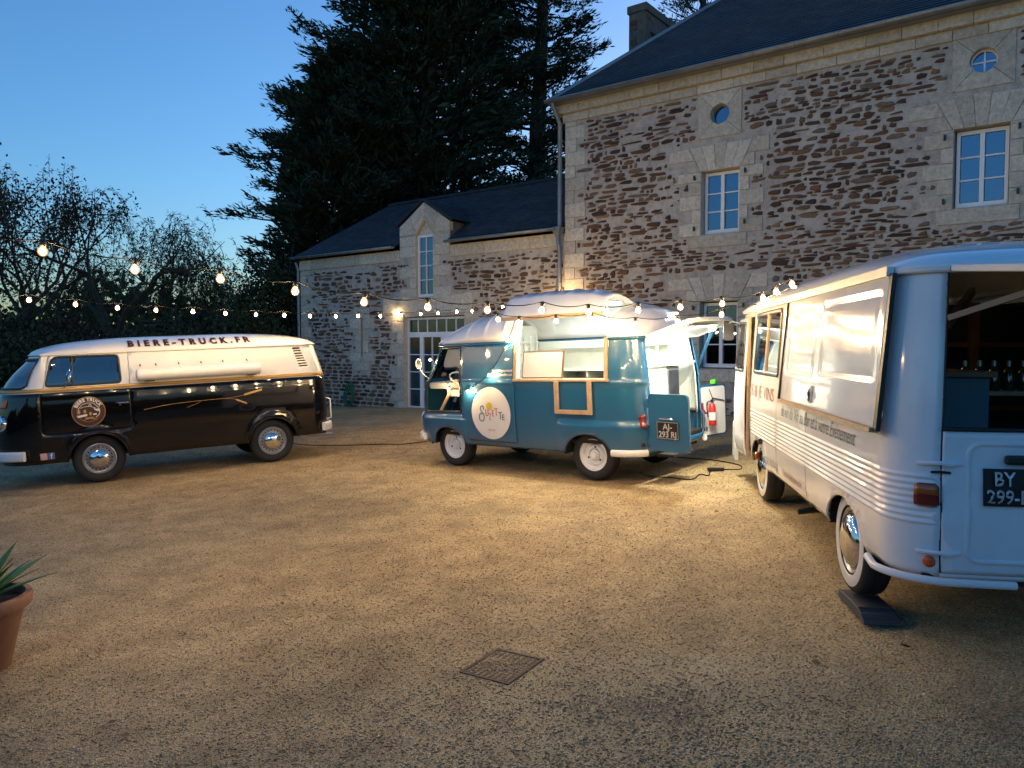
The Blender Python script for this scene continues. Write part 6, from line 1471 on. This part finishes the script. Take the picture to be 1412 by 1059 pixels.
    lettering('flank_lettering', '06.71.18.74.57', 0.1, ink2, t, lambda a, b: S(2.53-a, 0.44+b), width=0.62, height=0.07); sh.flat('website_panel', rrect(0.92, 1.74, 0.425, 0.515, 0.01), [], plain('faded_panel', (0.60, 0.58, 0.55), 0.4), t, 1, 0.002, 0.1); lettering('flank_lettering', 'lesvinsetjevins.fr', 0.08, ink1, t, lambda a, b: S(1.66-a, 0.455+b, 0.005), width=0.62)
    for x in (0.92, 1.98): sh.strip([(x, 0.42), (x, 1.08)], 0.006, 'panel_seam', M['aluminium'], t, 1, -0.002, 0.004, False)
    # underside
    MB().box(-0.9, 4.2, -0.8, 0.8, 0.34, 0.39).build('underbody', M['dark_under'], t); MB().tube([(1.2, 0.5, 0.28), (1.2, 0.80, 0.27), (1.2, 0.93, 0.25)], 0.024, 9).build('exhaust', M['black_plastic'], t, True)
    # inside: green walls, counter, wooden shelving, bottle tops; tailgate lifted overhead
    gr = plain('green_wall', (0.02, 0.055, 0.035), 0.6); 
    for side in (1, -1): sh.panel('interior_lining', [(sh.s_rc, 0.78), (3.2, 0.78), (3.2, 1.88), (1.58, 1.88), (1.58, 1.09), (-0.75, 1.09), (-0.75, 1.88), (sh.s_rc, 1.88)] if side > 0 else [(sh.s_rc-0.2, 0.45), (3.2, 0.45), (3.2, 1.88), (sh.s_rc-0.2, 1.88)], [win] if side > 0 else [], gr, t, side, -0.05, 0.15, thick=0.004)
    MB().box(-0.85, 3.3, -0.85, 0.85, 0.40, 0.44).build('floor', M['dark_wood'], t); MB().box(3.25, 3.28, -0.85, 0.85, 0.44, 1.9).build('bulkhead', gr, t)
    ct = MB().box(-0.55, 1.6, 0.36, 0.80, 0.45, 1.355).build('bar_counter', plain('counter_blue', (0.03, 0.10, 0.13), 0.5), t); MB().box(-0.58, 1.62, 0.33, 0.80, 1.357, 1.39).build('counter_top', M['dark_wood'], ct, bev=0.005)
    sv = MB(); sv.box(1.5, 1.55, -0.85, 0.25, 0.45, 1.85).build('back_cupboard', gr, t)
    for z in (1.05, 1.52): MB().box(1.2, 1.5, -0.84, 0.24, z, z+0.035).build('bottle_shelf', M['dark_wood'], t)
    MB().box(0.08, 0.36, -0.84, 0.28, 1.225, 1.25).build('bottle_shelf', M['wood'], t); MB().box(0.09, 0.35, 0.24, 0.28, 0.45, 1.224).build('shelf_end', M['dark_wood'], t)
    for y in (0.24, -0.3): MB().box(1.17, 1.22, y-0.03, y+0.03, 0.45, 1.85).build('shelf_post', M['dark_wood'], t)
    # tailgate overhead and its stay
    tg = MB(); tg.v = []; q = [(-0.93, 0.72, 1.885), (-0.93, -0.72, 1.885), (-1.66, -0.70, 1.812), (-1.66, 0.70, 1.812)]; q2 = [(a, b, c+0.035) for a, b, c in q]
    tg.add(q+q2, [(0, 1, 2, 3), (4, 5, 6, 7), (0, 1, 5, 4), (1, 2, 6, 5), (2, 3, 7, 6), (3, 0, 4, 7)]); to = tg.build('tailgate', Wt, t, bev=0.008)
    MB().bar((-0.94, 0.725, 1.66), (-1.50, 0.42, 1.82), 0.018, 0.028).build('tailgate_stay', plain('stay_grey', (0.10, 0.095, 0.085), 0.5), to)
    MB().bar((-0.5, 0.60, 1.45), (-0.42, 0.66, 1.86), 0.03, 0.07).build('frame_post', M['aluminium'], t); MB().bar((-0.86, 0.70, 1.63), (0.1, 0.18, 1.86), 0.03, 0.045).build('roof_brace', M['dark_wood'], t)
    lp = MB().lathe([(0.001, -0.03), (0.024, -0.02), (0.03, 0.0), (0.02, 0.025), (0.012, 0.035)], 12, Matrix.Translation((0.75, 0.30, 1.70))).build('bar_lamp', emit('bar_lamp', (1.0, 0.62, 0.28), 5.0), t, True); MB().tube([(0.75, 0.30, 1.735), (0.75, 0.30, 1.92)], 0.006, 6).build('lamp_cord', M['black_plastic'], lp)
    return Mx
J7_M = white_van()
for k in range(6):
    y = 0.17-k*0.085; tt = thing('wine_bottle', 'dark wine bottle on the bar van shelf, %s' % ('nearest the counter', 'second from the counter', 'third from the counter', 'fourth from the counter', 'fifth from the counter', 'furthest from the counter')[k], 'bottle', J7_M @ Matrix.Translation((0.20, y, 1.25)), group='wine bottles inside the bar van')
    MB().lathe([(0.001, 0), (0.034, 0), (0.036, 0.01), (0.036, 0.105), (0.028, 0.125), (0.013, 0.14), (0.013, 0.165)], 14).build('bottle_body', plain('bottle_glass', (0.02, 0.04, 0.02), 0.1, coat=1.0) if k == 0 else bpy.data.materials['bottle_glass'], tt, True); MB().lathe([(0.0145, 0.15), (0.0145, 0.185), (0.001, 0.187)], 12).build('capsule', M['steel'], tt, True)
# levelling ramp under the near rear wheel
rp = J7_M @ Matrix.Translation((-0.04, 0.82, 0.0)); rp.translation.z = gz(rp.translation.x, rp.translation.y)
t = thing('levelling_ramp', 'dark grey plastic levelling ramp under the whitewall rear wheel', 'ramp', rp); pm = plain('ramp_plastic', (0.05, 0.055, 0.065), 0.6, bmp=0.3)
MB().prism([(-0.36, 0.0), (0.16, 0.0), (0.16, 0.045), (0.06, 0.055), (-0.22, 0.06), (-0.30, 0.045), (-0.36, 0.012)], -0.10, 0.10).build('ramp_body', pm, t, bev=0.004)
for k in range(5): MB().box(-0.33+k*0.022, -0.322+k*0.022, -0.095, 0.095, 0.012+k*0.009, 0.030+k*0.009).build('tread_rib', pm, t)
# ------------------------------------------------------------------ festoon lights, hose, cables, flower pot, wood behind the viewer
M['bulb'] = emit('bulb_glow', (1.0, 0.715, 0.37), WARM_BULB)
def bulb_halo_glass():  # outer shell given its own amber emission, as a halo round the core
    m, n, l, b = newmat('bulb_halo_glass'); out = n['Material Output']; n.remove(b); tr = n.new('ShaderNodeBsdfTransparent'); tr.inputs[0].default_value = (1.0, 0.93, 0.82, 1); em = n.new('ShaderNodeEmission'); em.inputs[0].default_value = (1.0, 0.50, 0.13, 1); em.inputs[1].default_value = 0.55; mx = n.new('ShaderNodeMixShader'); mx.inputs[0].default_value = 0.45
    l.new(tr.outputs[0], mx.inputs[1]); l.new(em.outputs[0], mx.inputs[2]); l.new(mx.outputs[0], out.inputs[0]); return m
M['bulb_halo_glass'] = bulb_halo_glass()
M['cable'] = plain('cable', (0.010, 0.010, 0.010), 0.8, spec=0.08)
def bulb_part(parent, org, p, r=0.029, tilt=(0, 0, 1)):
    """p: centre of the glowing globe (world), org: the string's origin"""
    c = p-org; u = Vector(tilt).normalized(); q = u.to_track_quat('Z', 'Y').to_matrix().to_4x4(); Mx = Matrix.Translation(c) @ q
    gl = MB().lathe([(0.001, -r*0.68), (r*0.4, -r*0.55), (r*0.62, -r*0.25), (r*0.66, 0.0), (r*0.55, r*0.4), (r*0.3, r*0.75), (0.001, r*0.8)], 10, Mx)
    b = MB().lathe([(0.001, -r*1.0), (r*0.55, -r*0.84), (r*0.9, -r*0.42), (r, 0.0), (r*0.88, r*0.5), (r*0.6, r*0.95), (r*0.5, r*1.15)], 12, Mx).build('bulb', M['bulb_halo_glass'], parent, True, fix=False); gl.build('filament_glow', M['bulb'], b, True, fix=False)
    MB().lathe([(r*0.52, r*1.05), (r*0.62, r*1.2), (r*0.62, r*2.1), (r*0.42, r*2.5), (0.001, r*2.5)], 10, Mx).build('socket', M['black_plastic'], b, True); return c+q.to_3x3() @ Vector((0, 0, r*2.5))
def festoon(label, P, ends=(None, None), r=0.029, tilt=None):
    org = P[0].copy(); t = thing('festoon_lights', label, 'string lights', loc=org, group='festoon strings over the yard'); tops = []
    for k, p in enumerate(P):
        tl = Vector((0.10*math.sin(k*2.1), 0.10*math.cos(k*1.7), 1)) if tilt is None else Vector(tilt[k % len(tilt)])
        tops.append(bulb_part(t, org, p, r, tl))
    path = ([ends[0]-org] if ends[0] is not None else [])+tops+([ends[1]-org] if ends[1] is not None else [])
    fine = []
    for a, b in zip(path[:-1], path[1:]):
        for k in range(6): s = k/6; fine.append(a.lerp(b, s)+Vector((0, 0, -0.035*4*s*(1-s)*min(1, (b-a).length/0.5)+0.0)))
    fine.append(path[-1]); MB().tube(fine, 0.0042, 5).build('cable', M['cable'], t, True); return t
ua = [59, 186, 304, 407, 502, 590, 672, 747, 812, 880, 938, 996, 1052]; va = [347, 372, 385, 402, 417, 424, 428, 428, 431, 428, 424, 419, 411]
PA = [at(u, v, 4.67*(1+0.051*i)) for i, (u, v) in enumerate(zip(ua, va))]
festoon('festoon string with large bulbs crossing the yard in front of the vans', PA, (at(-90, 305, 4.45), at(1105, 398, 7.65)))
ub = [40, 104, 162, 215, 266, 311, 353, 392, 427.5, 463, 494, 524.5, 553, 580, 604, 630, 651, 672, 693, 707]; vb = [414, 420, 425, 428, 430, 432.5, 434, 435, 436, 436.5, 436, 436, 435, 433.5, 432, 430, 429, 427, 423, 421]
PB = [at(u, v, 8.67*(1+0.047*i)) for i, (u, v) in enumerate(zip(ub, vb))]
festoon('low far festoon string running above the black van to the tall house', PB+[at(773, 404, 17.2)], (at(-40, 405, 8.3), fw(5.0, -0.12, 3.1)))
PC = [at(687, 441, 8.35), at(715, 445, 8.3), at(767, 443, 8.25), at(816, 440, 8.2), at(876, 447, 8.1), at(935, 444, 8.0), at(995, 434, 7.9)]
festoon('short festoon string draped across the lit hatch of the blue van', PC, (at(660, 436, 8.6), at(1078, 408, 7.7)))
PD = [world_est((1.15, 0.87, 1.70)), world_est((1.44, 0.93, 1.27)), world_est((1.84, 0.93, 1.055)), world_est((2.33, 0.80, 1.07)), world_est((2.60, 0.86, 1.48))]
festoon('festoon string hanging down the blue van flank to its cab', PD, (world_est((0.98, 0.92, 1.95)), world_est((2.7, 0.8, 1.6))), 0.02, [(0.3, 0.3, 1), (0.2, 0.6, 0.8), (0.1, 0.7, 0.7)])
w_ = fw(-0.28, -0.10, 2.66); festoon('single lit bulb glowing on the pale stones beside the glazed door', [w_], (None, fw(-0.28, -0.02, 2.80)), 0.023)
# white pole carrying the top of the cord at the door
b_ = at(1092, 392, 6.9); festoon('pair of lit bulbs lying on the white bar van roof edge', [b_, at(1070, 402, 7.3)], None or (None, None), 0.029)
# green hose coiled against the wing
t = thing('garden_hose', 'green garden hose hanging in a loose coil against the stone wing', 'hose', fmat(-2.12)); hm = plain('hose_green', (0.015, 0.13, 0.07), 0.45)
g_ = random.Random(4); hz0 = gz(*fw(-2.12, 0, 0).xy)
hp = []
for k in range(7):
    w, h, dy = g_.uniform(0.16, 0.27), g_.uniform(0.26, 0.36), -0.06-0.016*k; ox = g_.uniform(-0.03, 0.03)
    for j in range(18):
        a = -PI/2+2*PI*j/18; pinch = 0.45+0.55*(0.5-0.5*math.sin(a)); hp.append((ox+w*math.cos(a)*pinch, dy-0.03*(1-math.sin(a)), hz0+0.04+h+h*math.sin(a)))
hp += [(0.1, -0.3, hz0+0.02), (0.3, -0.35, hz0+0.02), (0.45, -0.25, hz0+0.02)]
MB().tube(hp, 0.013, 6).build('hose_coil', hm, t, True); MB().tube([(0, 0.0, hz0+0.70), (0, -0.22, hz0+0.70), (0, -0.23, hz0+0.74)], 0.012, 6).build('wall_hook', M['black_plastic'], t, True)
# cables on the gravel
def gpt(u, v, h=0.012):
    p = math.atan2(49.5, 1061); d = Vector((1, 0, 0))*((u-706)/1061)+Vector((0, math.cos(p), -math.sin(p)))-Vector((0, math.sin(p), math.cos(p)))*((v-529.5)/1061)
    k = (CAM_H-h)/(GA*d.x+GB*d.y-d.z); return Vector((0, 0, CAM_H))+d*k
pt = [gpt(u, v) for u, v in ((882, 652), (900, 657.6), (920, 658), (953, 661), (965, 654), (977, 655.5), (981, 648.5), (1000, 647.5), (1020, 647), (1022, 643), (1015, 640), (1000, 636.8), (975, 633.5), (940, 631), (912, 628))]
t = thing('extension_cable', 'black extension cable looping on the gravel behind the blue van', 'cable', loc=pt[0]); MB().tube([q-pt[0] for q in catmull(pt, 5)], 0.007, 6).build('cord', M['cable'], t, True); c = gpt(987, 648, 0.02)-pt[0]; MB().box(c.x-0.10, c.x+0.10, c.y-0.03, c.y+0.03, c.z-0.012, c.z+0.03).build('plug', M['black_plastic'], t, bev=0.01)
pt = [gpt(u, v, 0.008) for u, v in ((392, 606), (415, 613), (470, 614), (520, 612.5), (560, 612), (605, 606))]
t = thing('power_cable', 'thin black cable lying between the black van and the blue van', 'cable', loc=pt[0]); MB().tube([q-pt[0] for q in catmull(pt, 6)], 0.007, 6).build('cord', M['cable'], t, True)
# terracotta pot with a spiky plant at the frame's edge
px, py = -3.03, 4.25; t = thing('plant_pot', 'terracotta pot holding a spiky green plant at the left frame edge', 'pot', loc=(px, py, gz(px, py))); t.scale = (1, 1, 0.87); tm = plain('terracotta', (0.26, 0.13, 0.085), 0.75, var=0.18, nsc=9, bmp=0.3)
MB().lathe([(0.001, 0.0), (0.17, 0.0), (0.18, 0.01), (0.255, 0.40), (0.26, 0.405), (0.285, 0.405), (0.292, 0.42), (0.297, 0.47), (0.29, 0.485), (0.26, 0.485), (0.25, 0.46), (0.245, 0.43), (0.001, 0.43)], 40).build('pot_body', tm, t, True); MB().lathe([(0.001, 0.432), (0.246, 0.434)], 24).build('soil', M['dark_under'], t)
lm = plain('spiky_leaf', (0.045, 0.15, 0.03), 0.45, var=0.3, nsc=5); g_ = random.Random(12)
for k in range(34):
    a = 2*PI*k*0.381966; el = R(80-62*(k/33)**0.8); L = g_.uniform(0.32, 0.44); w = g_.uniform(0.04, 0.06); v = []; f = []
    d = Vector((math.cos(a)*math.cos(el), math.sin(a)*math.cos(el), math.sin(el))); s = Vector((-math.sin(a), math.cos(a), 0)); p = Vector((0.03*math.cos(a), 0.03*math.sin(a), 0.44))
    for j in range(9):
        q = j/8; ww = w*(1-q**2.2)*(0.75+0.5*q); n_ = s.cross(d); v += [p-s*ww, p-n_*0.010*(1-q), p+s*ww, p+n_*0.004]; d = (d+Vector((0, 0, -0.06*q))).normalized(); p = p+d*(L/8)
    for j in range(8):
        for i in range(4): f.append((4*j+i, 4*j+(i+1) % 4, 4*j+4+(i+1) % 4, 4*j+4+i))
    pydata('leaf', v, f, lm, t, True)
# a few dry leaves blown over the gravel
def dry_leaves():
    g = np.random.default_rng(8); n = 70; Y = 3.2+11*g.random(n)**1.3; X = (g.random(n)*2-1)*Y*0.62; P = np.stack([X, Y, gzu(X, Y)+0.014], -1); D = g.normal(size=(n, 3)); D[:, 2] = 0.12*np.abs(D[:, 2]); Lg = 0.03+0.035*g.random(n)
    D /= np.linalg.norm(D, axis=1, keepdims=True); S = np.stack([-D[:, 1], D[:, 0], 0.25*g.normal(size=n)], -1); W = Lg*0.5; Lc, Wc = Lg[:, None], W[:, None]
    v = np.stack([P, P+D*Lc*0.4+S*Wc*0.5, P+D*Lc, P+D*Lc*0.5-S*Wc*0.5], 1).reshape(-1, 3); o = fromnp('leaves', v, np.arange(n*4).reshape(n, 4), leafmat('dry_leaf', (0.07, 0.04, 0.02), (0.2, 0.11, 0.045)), None, False, 'stuff'); o['label'] = 'scattered dry brown leaves on the gravel'; o['category'] = 'leaves'
dry_leaves()
# the wood that closes the yard behind and beside the viewer (seen only in reflections)
def wood_behind():
    g = np.random.default_rng(55); n = 9000; ang = R(160)+g.random(n)*R(250); rad = 19+5*g.random(n); P = np.zeros((n, 3)); P[:, 0] = rad*np.cos(ang)+2; P[:, 1] = rad*np.sin(ang)+6
    ok = P[:, 1] < 5; P = P[ok]; n = len(P); P[:, 2] = GA*np.clip(P[:, 0], -40, 40)+GB*P[:, 1]-0.5+(3.4+0.8*np.sin(P[:, 0]*0.4)+0.6*np.sin(P[:, 1]*0.7))*g.random(n)**0.8
    Lg = 0.7+0.6*g.random(n); o = blades('woodland', P, g.normal(size=(n, 3))+np.array([0, 0, 0.4]), Lg, Lg*0.65, M['shrub'], None, 6, 'stuff'); o['label'] = 'dark woodland closing the yard on the near side'; o['category'] = 'woodland'
wood_behind()
